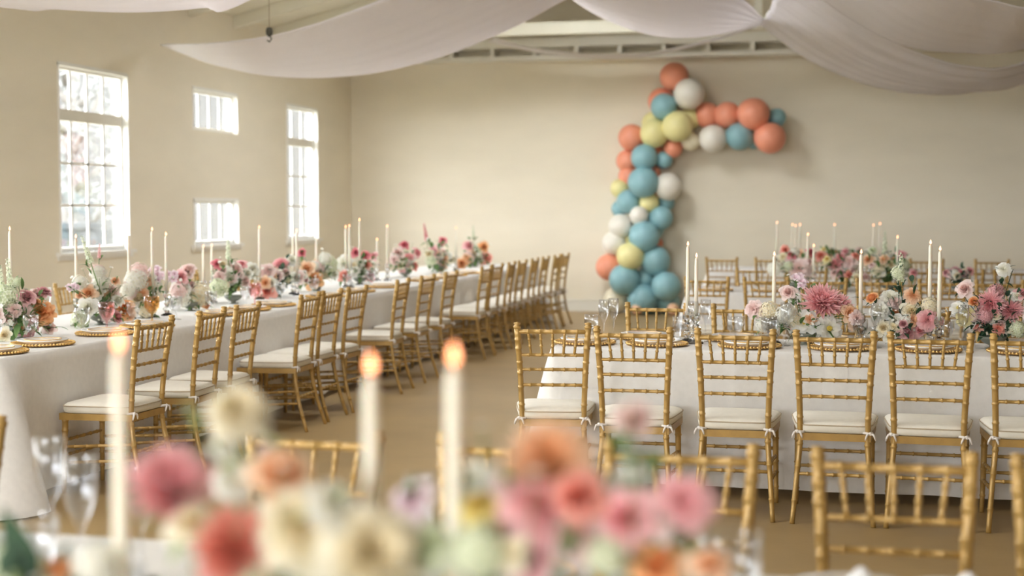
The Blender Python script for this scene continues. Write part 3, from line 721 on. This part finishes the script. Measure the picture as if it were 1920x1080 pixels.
def mk_ruffle(seed, rings=7):
    r = random.Random(seed); m = MB()
    for q in range(rings):
        k = q/(rings-1); cntp = int(5+8*k); el = math.radians(82-76*k**.9); L = .40+.52*k**.8
        for i in range(cntp):
            phi = 2*PI*(i+.5*(q % 2))/cntp+r.uniform(-.15, .15); e = el+r.uniform(-.2, .2); l = L*r.uniform(.85, 1.1)
            def prof(v, e=e, l=l): return (.02+l*v*math.cos(e-.25*v), .10+l*v*math.sin(e-.25*v)-.12*k)
            petal(m, (0, 0, 0), phi, prof, 1, .40+.20*k, 4, 4, .12, 0.1, .35+.65*k, 0, 0, .06)
    m.lathe([(0, -.2), (.15, -.12), (.2, 0), (0, .1)], 8); return m
def mk_open(seed):
    r = random.Random(seed); m = MB()
    for q, (cnp, L, el) in enumerate(((7, 1.0, .12), (6, .80, .45))):
        for i in range(cnp):
            phi = 2*PI*(i+.5*q)/cnp+r.uniform(-.1, .1)
            def prof(v, L=L, el=el): return (.05+L*v*math.cos(el), L*v*math.sin(el)+.12*math.sin(PI*v)*.8-.05)
            petal(m, (0, 0, 0), phi, prof, 1, .78*L, 4, 4, .10, .15, 1, 0, 0, .05)
    m.lathe([(.0, -.06), (.17, -.02), (.20, .06), (.13, .13), (0, .15)], 12, mi=1)
    for k in range(18):
        a = k*2.4; rr = .2; m.tube([(0, 0, .1), (rr*math.cos(a), rr*math.sin(a), .2)], [.012, .02], 4, mi=1)
    return m
def mk_cluster(seed, n=80, squash=.85, fs_=.23):
    r = random.Random(seed); m = MB()
    for i in range(n):
        zc = 1-1.45*(i+.5)/n; ph = i*2.39996; s = math.sqrt(max(0, 1-zc*zc)); nrm = Vector((s*math.cos(ph), s*math.sin(ph), zc))
        c = nrm*r.uniform(.74, 1.0); c.z *= squash; a = nrm.orthogonal().normalized(); b = nrm.cross(a); rot = r.uniform(0, 6)
        for k in range(4):
            an = rot+k*PI/2; d = a*math.cos(an)+b*math.sin(an); e = -a*math.sin(an)+b*math.cos(an); w_ = fs_
            m.add([c, c+d*w_*.6+e*w_*.42+nrm*.03, c+d*w_*1.05+nrm*.015, c+d*w_*.6-e*w_*.42+nrm*.03], [(0, 1, 2, 3)], [.1, .8, 1, .8])
    m.lathe([(0, -.5), (.35, -.35), (.62, 0), (.5, .35), (0, .55)], 10); return m
def mk_stock(seed, h=5.0):
    r = random.Random(seed); m = MB(); m.tube([(0, 0, -6), (0.1, 0, -2.5), (0, 0, 0), (0, 0, h*.98)], [.1, .1, .09, .03], 6, mi=1, t=.2)
    for i in range(34):
        z = h*(i/34)**.95; sz = .55*(1-.65*i/34); ph = i*2.39996; d = Vector((math.cos(ph), math.sin(ph), .25))
        c = Vector((0, 0, z))+d*.42*(1-.6*i/34)
        for k in range(5):
            an = k*2*PI/5; a = d.normalized().orthogonal().normalized(); b = d.normalized().cross(a); q = (a*math.cos(an)+b*math.sin(an)); e = (-a*math.sin(an)+b*math.cos(an))
            m.add([c, c+q*sz*.5+e*sz*.32+d*.12, c+q*sz*.9, c+q*sz*.5-e*sz*.32+d*.12], [(0, 1, 2, 3)], [.1, .8, 1, .8])
    return m
def mk_sweetpea(seed):
    r = random.Random(seed); m = MB()
    for i in range(5):
        c = Vector((r.uniform(-.6, .6), r.uniform(-.6, .6), r.uniform(-.2, .5)))
        for k in range(5):
            phi = 2*PI*k/5+i
            def prof(v): return (.04+.52*v, .2*v+.16*math.sin(PI*v))
            petal(m, c, phi, prof, 1, .5, 3, 3, .2, .2, 1, 0, 0, .05)
        m.tube([c, (0, 0, -1.1)], [.05, .05], 5, mi=1)
    return m
KIND = {'rose': [mk_rose(1), mk_rose(2)], 'ranunculus': [mk_rose(3, 34, .45), mk_rose(4, 34, .45)], 'dahlia': [mk_dahlia(5), mk_dahlia(6)], 'ruffle': [mk_ruffle(7), mk_ruffle(8)],
        'cosmos': [mk_open(9), mk_open(10)], 'hydrangea': [mk_cluster(11), mk_cluster(12)], 'stock': [mk_stock(13)], 'sweet_pea': [mk_sweetpea(14)]}
MULTI = {'cosmos': 'flower_eye', 'stock': 'stem_green', 'sweet_pea': 'stem_green'}
BC = {}
def bloom_mesh(kind, col, i):
    k = (kind, col, i % len(KIND[kind]))
    if k not in BC:
        ms = ['petal_'+col] + ([MULTI[kind]] if kind in MULTI else [])
        BC[k] = KIND[kind][k[2]].mesh(kind, ms)
    return BC[k]
def leaf_add(m, base, d, L, wd, up=Vector((0, 0, 1))):
    d = d.normalized(); s = d.cross(up)
    if s.length < .05: s = Vector((1, 0, 0))
    s.normalize(); nn = s.cross(d); vs = []; ts = []
    for j in range(5):
        v = j/4; w_ = wd*math.sin(PI*(.06+.90*v)**.8)*.5; c = base+d*L*v-nn*(-.12*L*v*(1-v)*2)-up*(.22*L*v*v)
        for i in (-1, 0, 1): vs.append(c+s*w_*i+nn*(.22*w_*abs(i))); ts.append(v)
    m.add(vs, [(j*3+i, j*3+i+1, j*3+i+4, j*3+i+3) for j in range(4) for i in range(2)], ts)
def vase_mesh():
    m = MB(); m.lathe([(0, 0), (.05, 0), (.052, .006), (.022, .014), (.024, .03), (.06, .05), (.085, .085), (.09, .11), (.084, .11), (.078, .085), (.05, .055), (0, .05)], 24); return m.mesh('vase', 'vase_ceramic')
vasem = vase_mesh()
AR = random.Random(77)
def arrangement(blooms, plane, val, label, group, leafmat='leaf_green', nleaf=60, nfill=45, slope=.5, jit=.04, leaf=.055, vase=True, thick=1.0, fill='white', base=None, extra=13, grow=1.28, back=1.0, pal=('white', 'cream', 'blush', 'white', 'peach', 'blush')):
    """blooms: (px, py, r_px, kind, colour). Unprojected to the table's centre line, then given depth."""
    pts = []
    for (px, py, r, k, c) in blooms:
        p0 = atY(px, py, val) if plane == 'Y' else atX(px, py, val)
        pts.append((p0, r*depth(p0)/F))
    cen = sum((p for p, _ in pts), Vector())/len(pts)
    zm = cen.z; hi = max(p.z for p, _ in pts)
    if base is None: base = Vector((cen.x, cen.y, TOP))
    t = thing('flower_arrangement', label, 'flowers', base, 0, group)
    if vase: link('vase', vasem, t, None, None, (.8, .8, .6))
    blooms = list(blooms); pts = [(p, r_*grow) for p, r_ in pts]; nb = len(pts); side = Vector((math.cos(YAW), math.sin(YAW), 0))
    med = sorted(r_ for _, r_ in pts)[nb//2]
    for q in range(extra):
        a_, b_ = AR.sample(range(nb), 2); u = AR.uniform(.25, .75); p = pts[a_][0].lerp(pts[b_][0], u)+side*AR.gauss(0, .02)
        p.z = min(hi, TOP+.07+(p.z-TOP-.07)*AR.uniform(.55, 1.0)); p += (p-EYE).normalized()*AR.uniform(.0, .06)*back
        pts.append((p, med*AR.uniform(.65, .95)*back)); blooms.append((0, 0, 0, AR.choice(('ruffle', 'hydrangea', 'rose', 'ruffle', 'ranunculus')), AR.choice(pal)))
    fol = MB(); filler = MB(); fin = []
    for (p0, rad), (px, py, r, k, c) in zip(pts, blooms):
        d = (p0-EYE).normalized(); mv = max(-.10, min(.14, (zm-p0.z)*slope))*thick+AR.uniform(-jit, jit)
        q = p0-d*mv; rad *= depth(q)/depth(p0); q.z = max(q.z, TOP+rad*.7)
        fin.append((q, rad, k, c))
    for i, (q, rad, k, c) in enumerate(fin):
        toc = (EYE-q).normalized(); out = (q-Vector((cen.x, cen.y, TOP+.05))); out.normalize()
        nrm = (toc*1.25+out*.6+Vector((0, 0, .22))+Vector((AR.gauss(0, .25), AR.gauss(0, .25), AR.gauss(0, .2)))).normalized()
        sc = rad
        if k == 'stock': nrm = Vector((AR.gauss(0, .12), AR.gauss(0, .12), 1)).normalized(); sc = rad*.55
        rot = nrm.to_track_quat('Z', 'Y').to_matrix().to_4x4() @ Matrix.Rotation(AR.uniform(0, 6.28), 4, 'Z')
        o = link(k, bloom_mesh(k, c, i+AR.randint(0, 1)), t); o.matrix_parent_inverse = Matrix.Identity(4)
        o.location = q-base; o.rotation_euler = rot.to_euler(); o.scale = (sc, sc, sc)
        # stalk down to the vase
        b0 = Vector((cen.x, cen.y, TOP+.09))-base + Vector((AR.uniform(-.03, .03), AR.uniform(-.03, .03), 0)); e0 = q-base-nrm*rad*.15
        md = b0.lerp(e0, .5)+Vector((0, 0, .02))
        fol.tube([b0, md, e0], .0022, 5, t=.7)
        for s in range(2): leaf_add(fol, e0+Vector((AR.uniform(-1, 1), AR.uniform(-1, 1), AR.uniform(-1, 0)))*rad*.4, out*.6+Vector((AR.gauss(0, .6), AR.gauss(0, .6), AR.gauss(-.1, .5))), leaf*AR.uniform(.8, 1.4), leaf*.45)
    for i in range(nleaf):
        q, rad, _, _ = AR.choice(fin); cc = Vector((cen.x, cen.y, TOP+.08)); p = cc.lerp(q, AR.uniform(.25, .95))+Vector((AR.gauss(0, .03), AR.gauss(0, .03), AR.gauss(0, .02)))
        p.z = max(p.z, TOP+.03)
        leaf_add(fol, p-base, (p-cc)+Vector((AR.gauss(0, .06), AR.gauss(0, .06), AR.gauss(0, .06))), leaf*AR.uniform(.8, 1.5), leaf*AR.uniform(.35, .55))
    for i in range(nfill):
        q, rad, _, _ = AR.choice(fin); cc = Vector((cen.x, cen.y, TOP+.08)); p = cc.lerp(q, AR.uniform(.6, 1.15))+Vector((AR.gauss(0, .035), AR.gauss(0, .035), AR.gauss(0, .03))); p.z = max(p.z, TOP+.04)
        d = (p-cc).normalized(); a = d.orthogonal().normalized(); b = d.cross(a); sz = leaf*AR.uniform(.13, .24)
        for k in range(5):
            an = k*2*PI/5; u = a*math.cos(an)+b*math.sin(an); e = -a*math.sin(an)+b*math.cos(an); pp = p-base
            filler.add([pp, pp+u*sz*.6+e*sz*.45+d*sz*.2, pp+u*sz*1.1+d*sz*.3, pp+u*sz*.6-e*sz*.45+d*sz*.2], [(0, 1, 2, 3)], [.1, .8, 1, .8])
        fol.tube([cc-base, p-base], .0011, 4, t=.8)
    for mm in (fol, filler): mm.v = [(x, y, max(z, .004)) for x, y, z in mm.v]
    fo = fol.obj('foliage', leafmat, t); fo['kind'] = 'stuff'
    if nfill: fi = filler.obj('filler_blossom', 'petal_'+fill, t); fi['kind'] = 'stuff'
    return t
G1 = 'flower arrangements on the front right table'
arrangement([(1478, 549, 15, 'rose', 'blush'), (1501, 530, 14, 'sweet_pea', 'lilac'), (1540, 568, 36, 'dahlia', 'pink'), (1575, 573, 22, 'dahlia', 'pink'), (1414, 580, 16, 'ruffle', 'blush'),
             (1442, 584, 16, 'hydrangea', 'cream'), (1475, 590, 17, 'hydrangea', 'white'), (1510, 606, 21, 'cosmos', 'white'), (1554, 616, 21, 'cosmos', 'white'), (1593, 589, 19, 'rose', 'peach'),
             (1486, 609, 12, 'rose', 'blush'), (1606, 596, 13, 'ruffle', 'blush'), (1534, 620, 12, 'ruffle', 'white'), (1430, 610, 12, 'hydrangea', 'white')], 'Y', 7.95,
            'leftmost arrangement on front right table with a large pink dahlia and white cosmos', G1, nleaf=70)
arrangement([(1637, 562, 15, 'ranunculus', 'orange'), (1671, 560, 18, 'ruffle', 'white'), (1711, 555, 15, 'ruffle', 'peach'), (1689, 530, 16, 'stock', 'greenwhite'), (1684, 512, 11, 'hydrangea', 'greenwhite'), (1650, 584, 18, 'ruffle', 'white'),
             (1709, 586, 20, 'rose', 'cream'), (1678, 589, 10, 'ranunculus', 'rust'), (1665, 598, 10, 'ranunculus', 'peach'), (1694, 608, 10, 'ranunculus', 'mauve'), (1739, 600, 18, 'ruffle', 'pink'),
             (1700, 623, 18, 'rose', 'mauve'), (1657, 615, 14, 'rose', 'cream'), (1744, 574, 14, 'hydrangea', 'cream'), (1724, 620, 12, 'rose', 'pink'), (1668, 632, 12, 'ruffle', 'white')], 'Y', 7.95,
            'middle arrangement on front right table with orange ranunculus and cream roses', G1, leafmat='leaf_dark', nleaf=70)
arrangement([(1810, 543, 17, 'rose', 'blush'), (1882, 506, 13, 'ruffle', 'white'), (1880, 526, 9, 'stock', 'greenwhite'), (1826, 567, 12, 'ranunculus', 'orange'), (1856, 570, 24, 'dahlia', 'pink'), (1895, 583, 22, 'dahlia', 'pink'), (1811, 594, 17, 'ruffle', 'yellow'),
             (1834, 607, 13, 'ruffle', 'coral'), (1872, 616, 11, 'ruffle', 'coral'), (1868, 547, 13, 'hydrangea', 'mauve'), (1917, 552, 14, 'rose', 'pink'), (1797, 578, 13, 'cosmos', 'white'), (1910, 618, 14, 'hydrangea', 'greenwhite'),
             (1848, 592, 12, 'hydrangea', 'mauve'), (1935, 590, 16, 'rose', 'blush')], 'Y', 7.95,
            'rightmost arrangement on front right table with pink dahlias over dark leaves', G1, leafmat='leaf_dark', nleaf=110)
G2 = 'flower arrangements on the middle right table'
arrangement([(1453, 504, 13, 'hydrangea', 'white'), (1472, 469, 9, 'rose', 'coral'), (1483, 480, 10, 'rose', 'red'), (1499, 506, 20, 'ruffle', 'blush'), (1478, 500, 9, 'hydrangea', 'greenwhite'), (1519, 474, 9, 'rose', 'red'),
             (1515, 492, 10, 'rose', 'blush')], 'Y', 13.2, 'left arrangement on middle right table with one big blush bloom', G2, nleaf=60, leaf=.07)
arrangement([(1539, 481, 11, 'rose', 'coral'), (1551, 487, 8, 'rose', 'yellow'), (1567, 496, 13, 'dahlia', 'pink'), (1576, 482, 9, 'dahlia', 'pink'), (1594, 492, 13, 'ruffle', 'blush'), (1604, 480, 8, 'rose', 'coral'),
             (1592, 517, 10, 'rose', 'coral'), (1606, 522, 10, 'rose', 'cream'), (1575, 512, 8, 'rose', 'mauve'), (1622, 520, 9, 'rose', 'blush')], 'Y', 13.2, 'central pink and coral arrangement on middle right table', G2, nleaf=60, leaf=.07)
arrangement([(1628, 488, 11, 'rose', 'peach'), (1647, 508, 13, 'rose', 'cream'), (1658, 487, 9, 'ruffle', 'peach'), (1659, 474, 12, 'stock', 'greenwhite'), (1690, 478, 9, 'rose', 'pink'), (1670, 496, 10, 'rose', 'cream'), (1636, 470, 8, 'ruffle', 'greenwhite'),
             (1697, 496, 9, 'hydrangea', 'greenwhite'), (1712, 512, 8, 'rose', 'pink')], 'Y', 13.2, 'right peach and cream arrangement on middle right table', G2, leafmat='leaf_green', nleaf=90, leaf=.075)
arrangement([(1775, 512, 8, 'rose', 'mauve'), (1790, 508, 9, 'rose', 'mauve'), (1803, 513, 8, 'rose', 'red'), (1818, 508, 8, 'rose', 'pink')], 'Y', 13.2, 'low dark mauve arrangement at right of middle right table', G2, leafmat='leaf_dark', nleaf=50, leaf=.06)
arrangement([(1545, 468, 6, 'rose', 'yellow'), (1560, 474, 7, 'rose', 'coral'), (1585, 472, 7, 'rose', 'pink'), (1610, 470, 7, 'rose', 'blush'), (1630, 474, 7, 'rose', 'white'), (1500, 474, 7, 'rose', 'peach')], 'Y', 18.05,
            'blurred rear flowers on the table by the end wall', 'flower arrangements on the rear right table', nleaf=60, leaf=.09)
G3 = 'flower arrangements along the window-side table'
arrangement([(49, 559, 18, 'rose', 'mauve'), (82, 549, 14, 'ruffle', 'mauve'), (78, 588, 24, 'ruffle', 'orange'), (50, 621, 19, 'rose', 'pink'), (37, 597, 11, 'rose', 'peach'), (8, 628, 14, 'rose', 'cream'), (12, 556, 19, 'hydrangea', 'greenwhite'),
             (20, 540, 16, 'stock', 'greenwhite'), (4, 545, 14, 'stock', 'greenwhite'), (34, 530, 9, 'hydrangea', 'greenwhite'), (92, 617, 13, 'rose', 'blush'), (-12, 590, 18, 'rose', 'blush'), (66, 568, 10, 'rose', 'rust')], 'X', -4.62,
            'arrangement at near end of window-side table with orange and dusty pink roses', G3, leafmat='leaf_green', nleaf=100, leaf=.07)
arrangement([(166, 550, 16, 'rose', 'peach'), (164, 577, 18, 'rose', 'white'), (204, 550, 20, 'rose', 'blush'), (184, 512, 13, 'hydrangea', 'white'), (170, 492, 15, 'stock', 'greenwhite'), (216, 527, 9, 'rose', 'peach'), (150, 530, 12, 'hydrangea', 'white'), (232, 580, 20, 'rose', 'orange'),
             (240, 594, 15, 'rose', 'peach'), (218, 599, 13, 'rose', 'pink'), (186, 484, 8, 'stock', 'pink'), (190, 533, 14, 'hydrangea', 'white'), (137, 540, 10, 'sweet_pea', 'lilac'), (150, 600, 14, 'hydrangea', 'greenwhite')], 'X', -4.66,
            'second window-side arrangement with peach rose and white blooms', G3, nleaf=80, leaf=.06)
arrangement([(255, 526, 18, 'hydrangea', 'white'), (261, 562, 19, 'rose', 'cream'), (284, 553, 14, 'rose', 'cream'), (261, 510, 15, 'hydrangea', 'blush'), (240, 545, 12, 'hydrangea', 'white'), (296, 517, 14, 'sweet_pea', 'lilac'), (275, 580, 14, 'hydrangea', 'cream')], 'X', -4.66,
            'third window-side arrangement of white and cream blooms', G3, nleaf=60, leaf=.06)
arrangement([(338, 521, 14, 'rose', 'pink'), (353, 508, 15, 'rose', 'blush'), (320, 520, 12, 'sweet_pea', 'lilac'), (368, 553, 22, 'hydrangea', 'cream'), (381, 560, 13, 'rose', 'peach'), (355, 537, 15, 'rose', 'blush'), (340, 560, 14, 'hydrangea', 'white'), (386, 572, 11, 'rose', 'orange')], 'X', -4.66,
            'fourth window-side arrangement with one pink rose above cream clusters', G3, nleaf=60, leaf=.06)
arrangement([(407, 495, 10, 'rose', 'red'), (440, 508, 17, 'rose', 'blush'), (452, 498, 12, 'rose', 'pink'), (471, 508, 15, 'ruffle', 'white'), (428, 486, 13, 'stock', 'greenwhite'), (428, 520, 13, 'hydrangea', 'white'), (410, 540, 15, 'hydrangea', 'greenwhite'), (458, 528, 13, 'rose', 'blush')], 'X', -4.68,
            'fifth window-side arrangement with red bud and blush roses', G3, nleaf=70, leaf=.065)
arrangement([(501, 510, 14, 'ruffle', 'blush'), (527, 496, 14, 'dahlia', 'pink'), (502, 547, 17, 'rose', 'coral'), (547, 489, 12, 'ruffle', 'white'), (520, 520, 12, 'rose', 'blush'), (535, 520, 10, 'hydrangea', 'greenwhite'), (497, 530, 12, 'rose', 'peach')], 'X', -4.68,
            'sixth window-side arrangement with pink dahlia over dark leaves', G3, leafmat='leaf_dark', nleaf=80, leaf=.07)
arrangement([(566, 474, 8, 'rose', 'red'), (575, 504, 14, 'rose', 'peach'), (589, 525, 17, 'rose', 'orange'), (560, 520, 12, 'rose', 'blush'), (592, 498, 10, 'rose', 'pink'), (616, 497, 15, 'hydrangea', 'greenwhite'), (610, 485, 11, 'hydrangea', 'white'), (625, 514, 10, 'rose', 'white')], 'X', -4.68,
            'seventh window-side arrangement with bright orange rose', G3, nleaf=70, leaf=.075)
arrangement([(646, 493, 14, 'ruffle', 'white'), (667, 474, 9, 'rose', 'red'), (684, 480, 10, 'rose', 'red'), (672, 493, 10, 'ruffle', 'white'), (700, 482, 10, 'rose', 'pink'), (687, 497, 9, 'rose', 'coral'), (692, 518, 12, 'rose', 'pink'), (645, 518, 11, 'rose', 'coral')], 'X', -4.68,
            'eighth window-side arrangement with white ruffle and red roses', G3, nleaf=70, leaf=.08)
arrangement([(758, 460, 9, 'rose', 'red'), (764, 485, 13, 'dahlia', 'pink'), (781, 474, 10, 'rose', 'pink'), (746, 474, 11, 'rose', 'blush'), (775, 498, 9, 'rose', 'coral'), (740, 488, 9, 'ruffle', 'blush'), (752, 502, 9, 'rose', 'pink')], 'X', -4.68,
            'ninth window-side arrangement massed with pink flowers', G3, nleaf=60, leaf=.085)
arrangement([(800, 450, 9, 'stock', 'red'), (830, 452, 8, 'rose', 'red'), (812, 472, 10, 'rose', 'pink'), (828, 474, 10, 'rose', 'blush'), (827, 498, 11, 'rose', 'peach'), (845, 486, 10, 'rose', 'cream'), (808, 490, 9, 'hydrangea', 'greenwhite')], 'X', -4.68,
            'tenth window-side arrangement with tall red spike', G3, nleaf=60, leaf=.09)
arrangement([(866, 497, 10, 'rose', 'rust'), (878, 461, 10, 'rose', 'pink'), (906, 463, 10, 'rose', 'orange'), (910, 484, 12, 'rose', 'coral'), (892, 476, 10, 'hydrangea', 'greenwhite'), (888, 446, 7, 'stock', 'greenwhite'), (880, 484, 9, 'ruffle', 'blush')], 'X', -4.68,
            'farthest window-side arrangement near the end wall with orange bloom', G3, nleaf=60, leaf=.09)
G4 = 'out-of-focus flower arrangements on the foreground table'
arrangement([(320, 915, 82, 'dahlia', 'pink'), (445, 775, 58, 'ruffle', 'cream'), (440, 1030, 78, 'dahlia', 'coral'), (525, 895, 64, 'rose', 'peach'), (505, 856, 24, 'ruffle', 'lilac'), (570, 995, 88, 'ruffle', 'cream'), (415, 845, 20, 'rose', 'white'),
             (700, 1045, 95, 'ruffle', 'cream'), (625, 950, 50, 'ruffle', 'white'), (360, 985, 45, 'rose', 'cream'), (470, 1070, 45, 'hydrangea', 'greenwhite')], 'Y', 1.52,
            'blurred arrangement left of foreground candles with pink dahlia and white hydrangea', G4, nleaf=50, nfill=20, leaf=.045, leafmat='leaf_pale', jit=.02, vase=True, grow=1.2, extra=4, pal=('white', 'cream', 'pink'))
arrangement([(775, 942, 42, 'rose', 'lilac'), (900, 950, 40, 'rose', 'mustard'), (890, 905, 44, 'ruffle', 'white'), (1030, 868, 84, 'dahlia', 'peach'), (1015, 955, 74, 'ruffle', 'pink'), (1085, 935, 60, 'rose', 'coral'), (1080, 1005, 60, 'ruffle', 'blush'), (945, 990, 22, 'ranunculus', 'rust'),
             (995, 1055, 50, 'rose', 'mauve'), (900, 1035, 52, 'hydrangea', 'greenwhite'), (805, 1030, 56, 'ruffle', 'greenwhite'), (960, 920, 40, 'ruffle', 'blush')], 'Y', 1.55,
            'blurred central foreground arrangement with large peach dahlia', G4, nleaf=50, nfill=20, leaf=.045, leafmat='leaf_green', jit=.02, grow=1.2, extra=3, pal=('white', 'cream', 'pink', 'blush'))
arrangement([(1190, 795, 50, 'ranunculus', 'blush'), (1190, 882, 22, 'rose', 'white'), (1175, 975, 64, 'rose', 'pink'), (1282, 942, 54, 'ruffle', 'pink'), (1230, 1065, 56, 'rose', 'orange'), (1330, 1065, 46, 'rose', 'peach'), (1225, 985, 40, 'rose', 'blush'), (1140, 1040, 40, 'hydrangea', 'greenwhite')], 'Y', 1.58,
            'blurred foreground arrangement at right with a blush bud on a tall stem', G4, nleaf=50, nfill=14, leaf=.045, leafmat='leaf_green', jit=.02, grow=1.2, extra=3, pal=('white', 'cream', 'pink', 'blush'))
arrangement([(110, 1068, 24, 'rose', 'orange'), (185, 1060, 40, 'hydrangea', 'white'), (20, 1065, 45, 'hydrangea', 'greenwhite'), (70, 1075, 36, 'rose', 'cream')], 'Y', 1.60,
            'low blurred flowers at the bottom left corner of foreground table', G4, nleaf=30, nfill=10, leaf=.05, leafmat='leaf_dark', jit=.02, grow=1.2, extra=3, pal=('white', 'cream', 'pink', 'blush'))

# dark glossy leaf standing up in the lower left corner
dl = thing('leaf_sprig', 'dark green leaf sprig standing at the lower left of foreground', 'leaf', Vector((atY(30, 1000, 1.55).x, 1.55, TOP)))
m = MB(); zt = atY(30, 1070, 1.55).z-TOP; m.tube([(0, 0, 0), (.003, 0, zt*.6), (0, 0, zt)], .003, 6); m.obj('stem', 'stem_green', dl)
for q in range(3):
    m = MB(); leaf_add(m, Vector((.004*(q-1), .006*q, zt-.012*q)), Vector((.06*(q-1), -.03*(q-1), 1)), .082, .034, Vector((0, 1, 0))); m.obj('leaf', 'leaf_dark', dl)

# ------------------------------------------------------------------ balloon garland
BAL = [(1264,144,26,'coral',.0),(1240,190,24,'coral',.25),(1292,176,28,'pearl',-.15),(1245,200,24,'sky_blue',-.15),(1294,222,20,'lemon',.1),(1270,237,28,'lemon',-.2),(1226,232,22,'lemon',.1),(1227,250,26,'lemon',-.1),
       (1184,258,24,'coral',.1),(1326,216,23,'coral',.1),(1364,216,24,'coral',.05),(1413,214,29,'coral',-.15),(1456,221,17,'sky_blue',.1),(1444,259,28,'coral',-.15),(1387,256,25,'sky_blue',-.05),(1413,265,14,'sky_blue',.15),
       (1337,260,25,'pearl',-.1),(1295,265,17,'cream',0),(1262,278,17,'coral',.05),(1208,295,24,'sky_blue',-.15),(1245,300,16,'sky_blue',.05),(1176,302,20,'coral',.15),(1178,331,18,'coral',.15),(1226,322,12,'coral',.15),
       (1206,342,28,'sky_blue',-.2),(1253,350,25,'pearl',-.05),(1162,353,17,'lemon',.1),(1217,380,18,'lemon',-.05),(1179,378,22,'sky_blue',0),(1162,391,15,'sky_blue',.1),(1249,380,15,'sky_blue',.15),(1198,404,17,'pearl',-.2),
       (1239,409,22,'sky_blue',-.05),(1164,424,22,'pearl',-.05),(1208,443,28,'sky_blue',-.2),(1152,456,22,'pearl',.0),(1234,456,9,'coral',.1),(1180,448,12,'lemon',.05),(1182,480,25,'lemon',-.25),(1142,501,24,'coral',.0),
       (1229,489,27,'sky_blue',-.1),(1171,524,28,'sky_blue',-.2),(1210,521,18,'sky_blue',0),(1249,537,27,'sky_blue',-.2),(1205,563,27,'sky_blue',-.15),(1155,566,23,'cream',.0),(1252,580,22,'sky_blue',.05),(1190,570,14,'lemon',.1),
       (1222,585,18,'sky_blue',.1),(1195,592,11,'peach',-.3),(1262,592,11,'peach',-.3),(1226,430,18,'sky_blue',.2),(1200,470,20,'sky_blue',.2),(1190,400,20,'cream',.2),(1215,370,18,'coral',.2),(1225,290,20,'coral',.2),(1215,540,22,'sky_blue',.2)]
gar = thing('balloon_garland', 'hook-shaped balloon garland of coral, blue, yellow and white on end wall', 'balloon garland', (-2.7, 20.2, 0))
def balloon_mesh(col):
    m = MB(); prof = []
    for i in range(17):
        a = PI*i/16; z = -math.cos(a); r = math.sin(a); k = 1.0
        if z < 0: r *= (1-.10*z*z*1.2); z *= 1.10
        prof.append((max(r, 0.0001) if 0 < i < 16 else 0, z))
    m.lathe(prof, 28); return m.mesh('balloon', 'balloon_'+col)
km = MB(); km.lathe([(.0, -1.08), (.05, -1.10), (.035, -1.14), (.09, -1.20), (.0, -1.185)], 10)
bms = {c: (balloon_mesh(c), km.mesh('knot', 'balloon_'+c)) for c in ('coral', 'pearl', 'sky_blue', 'lemon', 'peach', 'cream')}
gpath = [atY(a, b, 20.35) for a, b in ((1262, 160), (1250, 210), (1225, 260), (1205, 320), (1205, 380), (1200, 440), (1205, 500), (1215, 560), (1220, 582))]
BR = random.Random(4)
for px, py, r, c, dy in BAL:
    p = atY(px, py, 20.25+dy*.8); rad = r*1.05*depth(p)/F
    if p.y+rad*1.22 > YB-.02: p = atY(px, py, YB-.02-rad*1.22); rad = r*1.05*depth(p)/F
    if p.z < rad+.005: p.z = rad+.005
    near = min(gpath, key=lambda g_: (g_-p).length); ax = (p-near)
    ax = Vector((ax.x, ax.y-.35, ax.z))
    ax = ax.normalized() if ax.length > .02 else Vector((0, -1, 0))
    o = link('balloon', bms[c][0], gar, p-Vector(gar.location), ax.to_track_quat('Z', 'Y').to_euler(), rad)
    link('knot', bms[c][1], o)
print('objects', len(bpy.data.objects))
